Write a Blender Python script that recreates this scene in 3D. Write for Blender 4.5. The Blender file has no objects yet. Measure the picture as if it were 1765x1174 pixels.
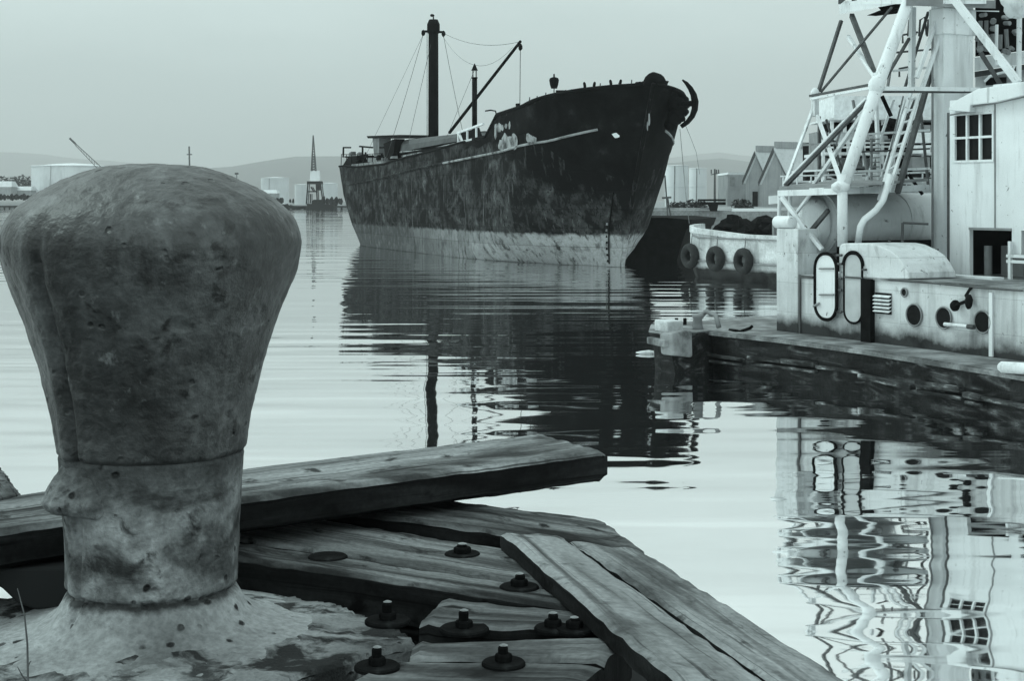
import bpy, bmesh, math, random
from mathutils import Vector, Matrix, noise
random.seed(7)
C = bpy.context.scene.collection
R = math.radians
F = 2600.0; CX = 882.5; HY = 345.0; H = 4.5      # focal length, centre column, horizon row (pixels of the 1765 wide picture), eye height

# ------------------------------------------------------------------ camera
cam = bpy.data.cameras.new('camera'); co = bpy.data.objects.new('camera', cam); C.objects.link(co)
co.location = (0, 0, H); co.rotation_euler = (R(90), 0, 0)
cam.sensor_width = 36; cam.lens = 36 * F / 1765; cam.shift_y = -(587 - HY) / 1765
cam.clip_start = .1; cam.clip_end = 40000
bpy.context.scene.camera = co
vs = bpy.context.scene.view_settings
vs.view_transform = 'Standard'; vs.look = 'None'; vs.exposure = 0; vs.gamma = 1

# ------------------------------------------------------------------ world: overcast sky
SUN_EL, SUN_AZ = 48, -68        # elevation; azimuth from +Y towards +X (negative = left)
w = bpy.data.worlds.new("World"); bpy.context.scene.world = w; w.use_nodes = True
nt = w.node_tree; N = nt.nodes; Lk = nt.links; N.clear()
def nn(t, tree=None, **k):
    n = (tree or nt).nodes.new(t)
    for a, b in k.items(): setattr(n, a, b)
    return n
out = nn('ShaderNodeOutputWorld'); bg = nn('ShaderNodeBackground'); Lk.new(bg.outputs[0], out.inputs[0])
sky = nn('ShaderNodeTexSky', sky_type='NISHITA', sun_disc=False, sun_elevation=R(SUN_EL), sun_rotation=R(SUN_AZ), dust_density=6)
bw = nn('ShaderNodeRGBToBW'); Lk.new(sky.outputs[0], bw.inputs[0])
tc = nn('ShaderNodeTexCoord'); sep = nn('ShaderNodeSeparateXYZ'); Lk.new(tc.outputs['Generated'], sep.inputs[0])
ramp = nn('ShaderNodeValToRGB'); Lk.new(sep.outputs['Z'], ramp.inputs[0])
TINT = (.83, 1.0, .985)
stops = [(0, .47), (.03, .50), (.06, .535), (.10, .575), (.14, .60), (.30, .61), (.6, .74), (1, .90)]
el = ramp.color_ramp.elements
while len(el) < len(stops): el.new(.5)
for e, (p, v) in zip(el, stops): e.position = p; e.color = (v/1.2, v/1.2, v/1.2, 1)
mp = nn('ShaderNodeMapping'); mp.inputs['Scale'].default_value = (3.5, 3.5, 16); Lk.new(tc.outputs['Generated'], mp.inputs[0])
ns = nn('ShaderNodeTexNoise'); ns.inputs['Scale'].default_value = 1.6; ns.inputs['Detail'].default_value = 8; Lk.new(mp.outputs[0], ns.inputs[0])
mr = nn('ShaderNodeMapRange'); mr.inputs[1].default_value = .3; mr.inputs[2].default_value = .7; mr.inputs[3].default_value = 1.04; mr.inputs[4].default_value = 1.36
Lk.new(ns.outputs[0], mr.inputs[0])
m1 = nn('ShaderNodeMath', operation='MULTIPLY'); Lk.new(ramp.outputs[0], m1.inputs[0]); Lk.new(mr.outputs[0], m1.inputs[1])
m2 = nn('ShaderNodeMath', operation='MULTIPLY_ADD'); Lk.new(bw.outputs[0], m2.inputs[0]); m2.inputs[1].default_value = .012; Lk.new(m1.outputs[0], m2.inputs[2])
vm = nn('ShaderNodeVectorMath', operation='SCALE'); vm.inputs[0].default_value = TINT; Lk.new(m2.outputs[0], vm.inputs['Scale'])
Lk.new(vm.outputs[0], bg.inputs[0]); bg.inputs[1].default_value = 1.85
sl = bpy.data.lights.new('sun', 'SUN'); sl.energy = 1.5; sl.angle = R(14); sl.color = (.80, 1, .96)
so = bpy.data.objects.new('sun', sl); C.objects.link(so)
sd = Vector((math.cos(R(SUN_EL))*math.sin(R(SUN_AZ)), math.cos(R(SUN_EL))*math.cos(R(SUN_AZ)), math.sin(R(SUN_EL))))
so.rotation_euler = sd.to_track_quat('Z', 'Y').to_euler(); so.location = (0, 0, 60)

# ------------------------------------------------------------------ materials
def mat(name, stops, scale=3.0, stretch=(1, 1, 1), detail=8, rough=.85, bump=.3, bdist=.01, coords='Object', metal=0,
        dark=None, streak=None, pits=None, fine=0, zones=None, seams=None, distort=0.0, finec=.22, spec=.12, runs=None):
    """procedural paint / rust / stone: stops = ramp of (pos, grey); dark = (scale, lo, hi, grey, stretch) blotches;
    streak = (sx, sz, lo, hi, grey) vertical runs; pits = (scale, size, grey); zones = [(axis, from, to, grey, noise)] painted bands"""
    m = bpy.data.materials.new(name); m.use_nodes = True; t = m.node_tree; t.nodes.clear()
    L = t.links.new
    def n(ty, **k): return nn(ty, t, **k)
    o = n('ShaderNodeOutputMaterial'); b = n('ShaderNodeBsdfPrincipled'); L(b.outputs[0], o.inputs[0])
    b.inputs['Roughness'].default_value = rough; b.inputs['Metallic'].default_value = metal
    b.inputs['Specular IOR Level'].default_value = spec
    tcn = n('ShaderNodeTexCoord'); src = tcn.outputs[coords]
    def noise_(sc, st=(1, 1, 1), det=8, dis=0.0, ro=.6):
        mpn = n('ShaderNodeMapping'); mpn.inputs['Scale'].default_value = st; L(src, mpn.inputs[0])
        x = n('ShaderNodeTexNoise'); x.inputs['Scale'].default_value = sc; x.inputs['Detail'].default_value = det
        x.inputs['Roughness'].default_value = ro; x.inputs['Distortion'].default_value = dis; L(mpn.outputs[0], x.inputs[0]); return x.outputs[0]
    def rng(v, lo, hi, a=0., z=1.):
        x = n('ShaderNodeMapRange'); x.clamp = True
        for i, q in enumerate((lo, hi, a, z)): x.inputs[i+1].default_value = q
        L(v, x.inputs[0]); return x.outputs[0]
    def g(v): return (v*.96, v*1.0, v*1.02, 1)
    def mix(f, a, c):
        x = n('ShaderNodeMix', data_type='RGBA'); L(f, x.inputs[0]); L(a, x.inputs[6])
        if isinstance(c, float): x.inputs[7].default_value = g(c)
        else: L(c, x.inputs[7])
        return x.outputs[2]
    base = noise_(scale, stretch, detail, distort)
    rp = n('ShaderNodeValToRGB'); L(base, rp.inputs[0]); e = rp.color_ramp.elements
    while len(e) < len(stops): e.new(.5)
    for q, (p, v) in zip(e, stops): q.position = p; q.color = g(v)
    col = rp.outputs[0]; h = base
    if dark:
        for dsc, lo, hi, gv, st in (dark if isinstance(dark, list) else [dark]):
            col = mix(rng(noise_(dsc, st, 9, .5), lo, hi), col, float(gv))
    if streak:
        for sx_, sz_, lo, hi, gv in (streak if isinstance(streak, list) else [streak]):
            col = mix(rng(noise_(1, (sx_, sx_, sz_), 6, 0, .65), lo, hi), col, float(gv))
    if 'hull_plate' in name:       # soot and tar left on the bow plating
        sb = n('ShaderNodeSeparateXYZ'); L(src, sb.inputs[0]); q1 = n('ShaderNodeMath', operation='MULTIPLY_ADD'); L(sb.outputs[2], q1.inputs[0]); q1.inputs[1].default_value = 2.5; L(sb.outputs[0], q1.inputs[2])
        q2 = n('ShaderNodeMath', operation='MULTIPLY_ADD'); L(noise_(.7, (1, 1, 1), 10, .3), q2.inputs[0]); q2.inputs[1].default_value = 18; L(q1.outputs[0], q2.inputs[2])
        col = mix(rng(q2.outputs[0], 18, 21.5), col, .007)
    if zones:
        sx = n('ShaderNodeSeparateXYZ'); L(src, sx.inputs[0])
        for ax, z0, z1, v, wob in zones:
            zn = noise_(1.3 if wob > .1 else 16, (1, 1, 1), 6); zz = n('ShaderNodeMath', operation='MULTIPLY_ADD'); L(zn, zz.inputs[0]); zz.inputs[1].default_value = wob; L(sx.outputs[ax], zz.inputs[2])
            f = rng(zz.outputs[0], z0 + wob*.5, z1 + wob*.5)
            vcol = rgbn(t, g(v))
            if 'hull_plate' in name:       # the band's paint has worn away towards the stern
                xq = n('ShaderNodeMath', operation='MULTIPLY_ADD'); L(noise_(.5, (1, 1, 1), 8), xq.inputs[0]); xq.inputs[1].default_value = 26; L(sx.outputs[0], xq.inputs[2])
                vcol = mix(rng(xq.outputs[0], 6, -22), vcol, v*.20)
            mott = mix(rng(noise_(1.3, (1.2, 1, 1), 9, .1), .50, .66), vcol, v*.36)
            col = mix(f, mott, col) if True else col
    hs = [(h, 1.0)]
    if pits:
        psc, psz, pv = pits
        vo = n('ShaderNodeTexVoronoi'); vo.inputs['Scale'].default_value = psc
        dn = noise_(psc*.6, (1, 1, 1), 3)
        mx = n('ShaderNodeVectorMath', operation='MULTIPLY_ADD'); L(dn, mx.inputs[0]); mx.inputs[1].default_value = (.25/psc*3,)*3; L(src, mx.inputs[2]); L(mx.outputs[0], vo.inputs[0])
        msk = rng(noise_(psc*.25, (1, 1, 1), 3), .5, .6)
        pf = rng(vo.outputs['Distance'], psz, psz*.5); pm = n('ShaderNodeMath', operation='MULTIPLY'); L(pf, pm.inputs[0]); L(msk, pm.inputs[1])
        col = mix(pm.outputs[0], col, float(pv)); hs.append((pm.outputs[0], -1.2))
    if runs:      # rust runs that cross everything else
        col = mix(rng(noise_(1, (runs[0], runs[0], runs[1]), 6, 0, .65), runs[2], runs[3]), col, float(runs[4]))
    if seams:
        br = n('ShaderNodeTexBrick'); cb = n('ShaderNodeCombineXYZ'); s2 = n('ShaderNodeSeparateXYZ'); L(src, s2.inputs[0])
        L(s2.outputs[0], cb.inputs[0]); L(s2.outputs[2], cb.inputs[1]); L(cb.outputs[0], br.inputs[0])
        br.inputs['Scale'].default_value = 1; br.inputs['Brick Width'].default_value = seams[0]; br.inputs['Row Height'].default_value = seams[1]
        br.inputs['Mortar Size'].default_value = seams[2]; br.inputs['Mortar Smooth'].default_value = .6
        for k_, v_ in (('Color1', 1.0), ('Color2', seams[3]), ('Mortar', seams[4])): br.inputs[k_].default_value = (v_, v_, v_, 1)
        x = n('ShaderNodeMix', data_type='RGBA', blend_type='MULTIPLY'); x.inputs[0].default_value = 1; L(col, x.inputs[6]); L(br.outputs[0], x.inputs[7]); col = x.outputs[2]
        hs.append((br.outputs['Fac'], -.8))
    if fine:
        fn = noise_(fine, (1, 1, 1), 4); hs.append((fn, .5))
        x = n('ShaderNodeMix', data_type='RGBA', blend_type='MULTIPLY'); x.inputs[0].default_value = 1; L(col, x.inputs[6])
        fr = rng(fn, .25, .75, 1-finec, 1+finec); L(fr, x.inputs[7]); col = x.outputs[2]
    acc = None
    for v, k in hs:
        q = n('ShaderNodeMath', operation='MULTIPLY_ADD'); L(v, q.inputs[0]); q.inputs[1].default_value = k
        if acc: L(acc, q.inputs[2])
        else: q.inputs[2].default_value = 0
        acc = q.outputs[0]
    bp = n('ShaderNodeBump'); bp.inputs['Strength'].default_value = bump; bp.inputs['Distance'].default_value = bdist; L(acc, bp.inputs['Height'])
    L(bp.outputs[0], b.inputs['Normal']); L(col, b.inputs['Base Color'])
    return m
def rgbn(t, c):
    x = nn('ShaderNodeRGB', t); x.outputs[0].default_value = c; return x.outputs[0]

M = {}
M['bollard'] = mat('weathered_cast_iron', [(.32, .005), (.43, .016), (.53, .038), (.66, .085)], 5.0, detail=12, rough=.48, spec=.45, bump=.7, bdist=.012, distort=.25,
                   dark=[(3.4, .52, .66, .014, (1, 1, .7)), (15, .55, .62, .010, (1, 1, 1.2))], streak=[(8, 1.2, .56, .76, .10), (24, 16, .62, .70, .12)], pits=(21, .17, .015), fine=60, finec=.35)
M['bollard_foot'] = mat('limewashed_iron', [(.3, .03), (.42, .09), (.53, .20), (.68, .33)], 8, detail=12, rough=.75, bump=.8, bdist=.012, distort=.2, zones=[(2, .385, .27, .05, .10), (2, .096, .104, .05, .035), (2, .078, .090, .27, .05)],
                   dark=[(7, .54, .66, .03, (1, 1, 1.6)), (18, .58, .68, .03, (1, 1, 1))], pits=(24, .2, .02), fine=70, finec=.35)
M['concrete'] = mat('lichened_concrete', [(.3, .10), (.5, .20), (.7, .32)], 6, detail=10, rough=.95, bump=.8, bdist=.015, distort=.4,
                   dark=[(7, .47, .56, .025, (1, 1.3, 1)), (14, .56, .64, .04, (1, 1, 1))], pits=(30, .25, .04), fine=130)
def wood(name, lo, mid, hi, dk):
    return mat(name, [(.3, lo), (.48, mid), (.7, hi)], 5, stretch=(.3, 2.2, 1), detail=10, rough=.9, spec=.08, bump=.7, bdist=.004, coords='UV', distort=.25,
               dark=[(4, .55, .68, dk, (.12, 3.5, 1)), (2.6, .52, .64, dk*1.6, (.5, 1.2, 1)), (12, .56, .66, dk, (.12, 6, 1)), (9, .56, .66, dk*1.5, (1, 1, 1))], pits=(5, .11, .01), fine=60, finec=.3)
M['wood'] = wood('grey_weathered_timber', .018, .075, .20, .008)
M['wood_pale'] = wood('pale_weathered_timber', .09, .18, .28, .035)
M['wood_beam'] = wood('worn_beam_timber', .06, .16, .29, .02)
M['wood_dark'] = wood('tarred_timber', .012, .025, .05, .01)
M['iron_dark'] = mat('rusted_black_iron', [(.3, .003), (.6, .008), (.75, .03)], 12, rough=.9, spec=.03, bump=.5, bdist=.004, fine=80)
M['iron_worn'] = mat('worn_bolt_iron', [(.3, .10), (.7, .30)], 20, rough=.6, bump=.5, bdist=.003, fine=80)
M['black'] = mat('black_void_paint', [(.3, .006), (.7, .012)], 2, rough=.95, bump=.1)
M['hull'] = mat('rusted_black_hull_plate', [(.3, .006), (.45, .014), (.50, .034), (.58, .050), (.68, .095)], .8, stretch=(1, 1, 1.3), detail=15, rough=.9, spec=.05, bump=.6, bdist=.05, distort=.5,
                zones=[(2, 2.05, 2.25, .32, .55)], dark=[(.30, .50, .60, .009, (1, 1, 1.2)), (3.2, .57, .60, .010, (1.4, 1, 1))],
                streak=[(2.6, .25, .60, .67, .09), (3.6, .35, .59, .64, .010)], seams=(6.5, 1.30, .03, .72, .6), fine=6, runs=(2.0, .40, .55, .66, .045))
M['hull_bow'] = mat('sooty_black_paint', [(.4, .004), (.6, .008), (.75, .025)], .7, detail=9, spec=.04, rough=.9, bump=.4, bdist=.03, fine=6)
M['strake'] = mat('chipped_pale_rail', [(.35, .05), (.5, .22), (.7, .34)], 1.2, detail=8, rough=.8, bump=.3, bdist=.02)
M['ship_pale'] = mat('flaking_pale_paint', [(.38, .06), (.5, .22), (.7, .36)], 1.1, detail=10, rough=.85, bump=.4, bdist=.02)
M['ship_dark'] = mat('dark_ship_iron', [(.3, .004), (.7, .011)], 2, spec=.04, rough=.9, bump=.3, fine=9)
M['tarp'] = mat('grey_tarpaulin', [(.3, .07), (.7, .105)], .8, rough=.9, bump=.5, bdist=.06)
M['white'] = mat('weathered_white_paint', [(.25, .52), (.5, .64), (.75, .70)], .9, detail=6, rough=.55, bump=.2, bdist=.006,
                 dark=[(1.6, .60, .76, .28, (1, 1, .6)), (8, .64, .70, .10, (1, 1, 1))], streak=(3.5, .35, .56, .80, .22), fine=30, finec=.05)
M['white_wall'] = mat('stained_white_plating', [(.25, .40), (.5, .54), (.75, .66)], .7, detail=6, rough=.5, bump=.2, bdist=.008,
                 streak=[(1.6, .14, .50, .78, .20), (6, .4, .60, .8, .14), (14, .7, .64, .8, .10)], dark=[(1.2, .58, .74, .20, (1, 1, .7)), (6, .64, .70, .10, (1, 1, 1))], fine=30, finec=.08,
                 zones=[(2, 1.18, 1.55, .04, .85)], seams=(1.9, .78, .007, .93, .62))
M['white_clean'] = mat('smooth_white_paint', [(.25, .58), (.75, .70)], .8, detail=5, rough=.5, bump=.1, bdist=.004, streak=[(2, .2, .52, .80, .30), (9, .5, .60, .80, .18)], dark=[(7, .66, .71, .12, (1, 1, 1))], fine=30, finec=.06)
M['grey_paint'] = mat('mid_grey_paint', [(.3, .15), (.7, .26)], 1.5, rough=.7, bump=.3, streak=(3, .4, .6, .8, .09))
M['truss_dark'] = mat('dark_grey_steel', [(.3, .05), (.7, .10)], 3, rough=.7, bump=.2)  # even dark grey for braces, posts, wires and small fittings
M['glass'] = mat('dark_window_glass', [(.3, .006), (.7, .012)], .6, rough=.3, bump=.02, spec=.1)
M['barge_hull'] = mat('scarred_black_barge_side', [(.38, .006), (.52, .015), (.62, .07), (.74, .26)], 1.6, stretch=(.6, 1, 2.4), detail=12, rough=.8, bump=.8, bdist=.04, distort=.8,
                 dark=[(.8, .5, .62, .02, (1, 1, 1))], fine=12)
M['barge_deck'] = mat('worn_steel_deck', [(.35, .06), (.5, .15), (.7, .30)], 1.4, detail=10, rough=.6, bump=.5, bdist=.02, dark=(1.0, .55, .68, .07, (1, 1, 1)), fine=16)
M['rubber'] = mat('old_tyre_rubber', [(.3, .02), (.7, .04)], 5, rough=.8, bump=.3)
M['boat_white'] = mat('stained_boat_paint', [(.3, .30), (.5, .46), (.7, .62)], .8, detail=9, rough=.6, bump=.3, streak=(1.2, .25, .55, .75, .14), dark=(.8, .62, .72, .10, (1, 1, 2)), fine=8)
M['quay'] = mat('quay_stone', [(.3, .14), (.7, .30)], .5, rough=.95, bump=.4, bdist=.05, fine=4)
M['shed'] = mat('grey_shed_cladding', [(.3, .27), (.7, .36)], .5, rough=.9, bump=.2, streak=(2.5, .1, .5, .8, .2))
M['shed_roof'] = mat('pale_corrugated_roof', [(.3, .5), (.7, .6)], .5, rough=.7, bump=.3, streak=(3, 3, .5, .8, .4))
M['tank'] = mat('white_tank_paint', [(.3, .55), (.7, .68)], .08, rough=.6, bump=.1, streak=(.3, .05, .5, .8, .5))
M['land'] = mat('shore_ground', [(.3, .10), (.7, .2)], .05, rough=.95, bump=.4, bdist=.3)
M['hill'] = mat('far_hillside', [(.35, .035), (.65, .075)], .004, detail=10, rough=1, bump=.5, bdist=8)
M['leaf'] = mat('tree_foliage', [(.3, .03), (.7, .07)], .6, rough=.9, bump=.3)
M['leaf2'] = mat('sapling_leaf', [(.3, .04), (.7, .09)], 9, rough=.8, bump=.2)

# ------------------------------------------------------------------ mesh helpers
def tag(o, label=None, cat=None, group=None, kind=None):
    if label: o['label'] = label
    if cat: o['category'] = cat
    if group: o['group'] = group
    if kind: o['kind'] = kind
    return o
def empty(name, loc, rz=0, label=None, cat=None, group=None):
    o = bpy.data.objects.new(name, None); C.objects.link(o); o.location = loc; o.rotation_euler = (0, 0, rz); o.empty_display_size = .3
    return tag(o, label, cat, group)
class MB:
    def __init__(s): s.v = []; s.f = []; s.uv = None
    def add(s, v, f):
        k = len(s.v); s.v += [tuple(p) for p in v]; s.f += [tuple(i+k for i in q) for q in f]; return s
    def hexa(s, p):   # 8 points: bottom 4 then top 4
        return s.add(p, [(0, 3, 2, 1), (4, 5, 6, 7), (0, 1, 5, 4), (1, 2, 6, 5), (2, 3, 7, 6), (3, 0, 4, 7)])
    def box(s, x0, x1, y0, y1, z0, z1):
        return s.hexa([(x0, y0, z0), (x1, y0, z0), (x1, y1, z0), (x0, y1, z0), (x0, y0, z1), (x1, y0, z1), (x1, y1, z1), (x0, y1, z1)])
    def prism(s, poly, d):     # poly of 3d points extruded by vector d
        n = len(poly); d = Vector(d); P = [Vector(p) for p in poly]; Q = [p+d for p in P]
        return s.add(P+Q, [tuple(range(n))[::-1], tuple(range(n, 2*n))] + [(i, (i+1) % n, n+(i+1) % n, n+i) for i in range(n)])
    def beam(s, p, q, w=.1, h=None, up=(0, 0, 1)):
        p = Vector(p); q = Vector(q); h = h or w; d = (q-p).normalized(); u = Vector(up)
        if abs(d.dot(u)) > .98: u = Vector((0, 1, 0))
        x = d.cross(u).normalized()*w/2; y = x.cross(d).normalized()*h/2
        return s.hexa([p-x-y, p+x-y, p+x+y, p-x+y, q-x-y, q+x-y, q+x+y, q-x+y])
    def tube(s, pts, r, n=8, cap=True):
        pts = [Vector(p) for p in pts]; k = len(pts); rr = r if isinstance(r, (list, tuple)) else [r]*k; V = []; prev = None
        for i, p in enumerate(pts):
            d = (pts[min(i+1, k-1)]-pts[max(i-1, 0)]).normalized()
            if prev is None:
                u = Vector((0, 0, 1)) if abs(d.z) < .9 else Vector((0, 1, 0)); x = d.cross(u).normalized()
            else: x = (prev - d*prev.dot(d)).normalized()
            prev = x; y = d.cross(x)
            V += [p + (x*math.cos(a)+y*math.sin(a))*rr[i] for a in [2*math.pi*j/n for j in range(n)]]
        Fc = [(i*n+j, i*n+(j+1) % n, (i+1)*n+(j+1) % n, (i+1)*n+j) for i in range(k-1) for j in range(n)]
        if cap: Fc += [tuple(range(n))[::-1], tuple(range((k-1)*n, k*n))]
        return s.add(V, Fc)
    def lathe(s, prof, c=(0, 0, 0), n=24, axis=None):   # prof: (r, z) list
        V = []; k = len(prof); Mx = Vector((0, 0, 1)).rotation_difference(Vector(axis)).to_matrix() if axis is not None else Matrix.Identity(3); c = Vector(c)
        for r, z in prof: V += [c + Mx @ Vector((r*math.cos(2*math.pi*j/n), r*math.sin(2*math.pi*j/n), z)) for j in range(n)]
        Fc = [(i*n+j, i*n+(j+1) % n, (i+1)*n+(j+1) % n, (i+1)*n+j) for i in range(k-1) for j in range(n)] + [tuple(range(n))[::-1], tuple(range((k-1)*n, k*n))]
        return s.add(V, Fc)
    def torus(s, c, axis, R1, r, n=24, m=10):
        Mx = Vector((0, 0, 1)).rotation_difference(Vector(axis)).to_matrix(); c = Vector(c); V = []
        for i in range(n):
            a = 2*math.pi*i/n
            for j in range(m):
                b = 2*math.pi*j/m; V.append(c + Mx @ Vector(((R1+r*math.cos(b))*math.cos(a), (R1+r*math.cos(b))*math.sin(a), r*1.2*math.sin(b))))
        return s.add(V, [(i*m+j, ((i+1) % n)*m+j, ((i+1) % n)*m+(j+1) % m, i*m+(j+1) % m) for i in range(n) for j in range(m)])
    def blob(s, c, rx, ry, rz, n=10, m=7, rough=.15, seed=0):
        V = []; Fc = []
        for i in range(m+1):
            t = math.pi*i/m
            for j in range(n):
                a = 2*math.pi*j/n; d = Vector((math.sin(t)*math.cos(a), math.sin(t)*math.sin(a), math.cos(t)))
                k = 1+rough*noise.noise(d*2+Vector((seed*3.1, seed, 0))); V.append((c[0]+rx*d.x*k, c[1]+ry*d.y*k, c[2]+rz*d.z*k))
        Fc = [(i*n+j, (i+1)*n+j, (i+1)*n+(j+1) % n, i*n+(j+1) % n) for i in range(m) for j in range(n)]
        return s.add(V, Fc)
    def build(s, name, m, parent=None, smooth=False, bevel=0, recentre=None, **tg):
        me = bpy.data.meshes.new(name); V = s.v; off = Vector((0, 0, 0))
        if parent is None and recentre is not False:
            xs = [p[0] for p in V]; ys = [p[1] for p in V]; zs = [p[2] for p in V]
            off = Vector(((min(xs)+max(xs))/2, (min(ys)+max(ys))/2, min(zs)))
        me.from_pydata([tuple(Vector(p)-off) for p in V], [], s.f); me.validate()
        bm = bmesh.new(); bm.from_mesh(me); bmesh.ops.remove_doubles(bm, verts=bm.verts, dist=1e-5); bmesh.ops.recalc_face_normals(bm, faces=bm.faces)
        if bevel: bmesh.ops.bevel(bm, geom=[e for e in bm.edges if len(e.link_faces) == 2 and e.calc_face_angle(0) > .5], offset=bevel, segments=2, affect='EDGES', profile=.5)
        bm.to_mesh(me); bm.free()
        me.materials.append(M[m] if isinstance(m, str) else m)
        if smooth: me.polygons.foreach_set('use_smooth', [True]*len(me.polygons))
        o = bpy.data.objects.new(name, me); C.objects.link(o); o.location = off
        if parent: o.parent = parent
        tag(o, tg.get('label'), tg.get('cat'), tg.get('group'), tg.get('kind'))
        return o
def P(px, py, Y): return Vector(((px-CX)/F*Y, Y, H-(py-HY)/F*Y))          # point at depth Y
def Z(px, py, z): return P(px, py, (H-z)*F/(py-HY))                        # point on the level z
class Frame:                                                               # a rotated local frame (a ship's own axes)
    def __init__(s, o, ax):
        s.o = Vector(o); s.a = Vector((ax[0], ax[1], 0)).normalized(); s.b = Vector((-s.a.y, s.a.x, 0)); s.rz = math.atan2(s.a.y, s.a.x)
    def loc(s, p): p = Vector(p)-s.o; return Vector((p.dot(s.a), p.dot(s.b), p.z))
    def q(s, px, py, d):        # pixel ray meets the vertical plane y=d
        r = Vector(((px-CX)/F, 1, -(py-HY)/F)); e = Vector((0, 0, H)); t = (d + s.o.dot(s.b) - e.dot(s.b))/r.dot(s.b); return s.loc(e+r*t)
    def z(s, px, py, z): return s.loc(Z(px, py, z))
    def p(s, px, py, Y): return s.loc(P(px, py, Y))

# ------------------------------------------------------------------ setting: water, hills, land
def water_material():
    m = bpy.data.materials.new('harbour_water'); m.use_nodes = True; t = m.node_tree; t.nodes.clear(); L = t.links.new
    o = nn('ShaderNodeOutputMaterial', t); mx = nn('ShaderNodeMixShader', t); gl = nn('ShaderNodeBsdfGlossy', t); df = nn('ShaderNodeBsdfDiffuse', t)
    gl.inputs['Color'].default_value = (.96, .96, .96, 1); gl.inputs['Roughness'].default_value = .025; df.inputs['Color'].default_value = (.02, .024, .026, 1)
    L(df.outputs[0], mx.inputs[1]); L(gl.outputs[0], mx.inputs[2]); L(mx.outputs[0], o.inputs[0])
    lw = nn('ShaderNodeLayerWeight', t); lw.inputs[0].default_value = .92
    mrn = nn('ShaderNodeMapRange', t); mrn.inputs[1].default_value = .3; mrn.inputs[2].default_value = .95; mrn.inputs[3].default_value = .50; mrn.inputs[4].default_value = .95
    L(lw.outputs['Facing'], mrn.inputs[0]); L(mrn.outputs[0], mx.inputs[0])
    g = nn('ShaderNodeNewGeometry', t)
    def nz(sx, sy, det, off, dis=0.):
        mp_ = nn('ShaderNodeMapping', t); mp_.inputs['Scale'].default_value = (sx, sy, 1); mp_.inputs['Location'].default_value = (off, off*.7, 0); mp_.inputs['Rotation'].default_value = (0, 0, R(-7)); L(g.outputs['Position'], mp_.inputs[0])
        x = nn('ShaderNodeTexNoise', t); x.inputs['Scale'].default_value = 1; x.inputs['Detail'].default_value = det; x.inputs['Distortion'].default_value = dis; x.inputs['Roughness'].default_value = .45; L(mp_.outputs[0], x.inputs[0]); return x.outputs[0]
    acc = None
    for (sx, sy, det, off, k) in WAVES:
        q = nn('ShaderNodeMath', t, operation='MULTIPLY_ADD'); L(nz(sx, sy, det, off), q.inputs[0]); q.inputs[1].default_value = k
        if acc: L(acc, q.inputs[2])
        else: q.inputs[2].default_value = 0
        acc = q.outputs[0]
    mask = nn('ShaderNodeMapRange', t); mask.inputs[1].default_value = .38; mask.inputs[2].default_value = .62; mask.inputs[3].default_value = .40; mask.inputs[4].default_value = 1.35
    L(nz(.045, .03, 2, 11), mask.inputs[0])
    mm = nn('ShaderNodeMath', t, operation='MULTIPLY'); L(acc, mm.inputs[0]); L(mask.outputs[0], mm.inputs[1])
    bp = nn('ShaderNodeBump', t); bp.inputs['Strength'].default_value = 1; bp.inputs['Distance'].default_value = 1; L(mm.outputs[0], bp.inputs['Height'])
    L(bp.outputs[0], gl.inputs['Normal'])
    return m
WAVES = [(.050, .40, 2, 17, .060), (.12, .32, 1, 3, .062), (.24, .72, 1, 8, .022), (1.1, 3.0, 1, 5, .0010)]
M['water'] = water_material()
MB().add([(-14000, -300, 0), (14000, -300, 0), (14000, 19000, 0), (-14000, 19000, 0)], [(0, 1, 2, 3)]).build('water', 'water', kind='structure', recentre=False)
MB().add([(-14000, -300, -9), (14000, -300, -9), (14000, 19000, -9), (-14000, 19000, -9)], [(0, 1, 2, 3)]).build('harbour_bed', 'land', kind='structure', recentre=False)

def ridge(name, Y, pts, depth, seed, amp):
    xs = []; n = 90; m = MB(); px0, px1 = pts[0][0], pts[-1][0]; rows = 10; V = []
    for j in range(rows+1):
        for i in range(n+1):
            px = px0+(px1-px0)*i/n
            for k in range(len(pts)-1):
                if pts[k][0] <= px <= pts[k+1][0]:
                    f = (px-pts[k][0])/(pts[k+1][0]-pts[k][0]); f = f*f*(3-2*f); top = pts[k][1]*(1-f)+pts[k+1][1]*f; break
            z = (HY-top)/F*Y + H; u = j/rows; prof = math.sin(math.pi*min(1, u*1.0))
            X = (px-CX)/F*Y; YY = Y + depth*(u-.5)
            zz = z*prof*(1 + amp*noise.fractal(Vector((X*.001+seed, YY*.001, seed)), 1, 2, 5)) - 2
            V.append((X*(YY/Y), YY, zz))
    m.add(V, [(j*(n+1)+i, j*(n+1)+i+1, (j+1)*(n+1)+i+1, (j+1)*(n+1)+i) for j in range(rows) for i in range(n)])
    return m.build(name, 'hill', smooth=True, kind='structure', recentre=False)
ridge('hills', 8500, [(-700, 300), (-100, 305), (230, 296), (380, 287), (440, 277), (500, 268), (560, 268), (640, 272), (800, 290), (1050, 300), (1160, 280), (1240, 272), (1330, 284), (1500, 290), (2600, 300)], 4000, 2.0, .08)
ridge('mountains', 15000, [(-900, 250), (-200, 256), (30, 262), (180, 276), (330, 290), (420, 296), (700, 300), (1000, 296), (1130, 272), (1230, 262), (1330, 272), (1500, 268), (2600, 260)], 4600, 7.0, .08)

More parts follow.
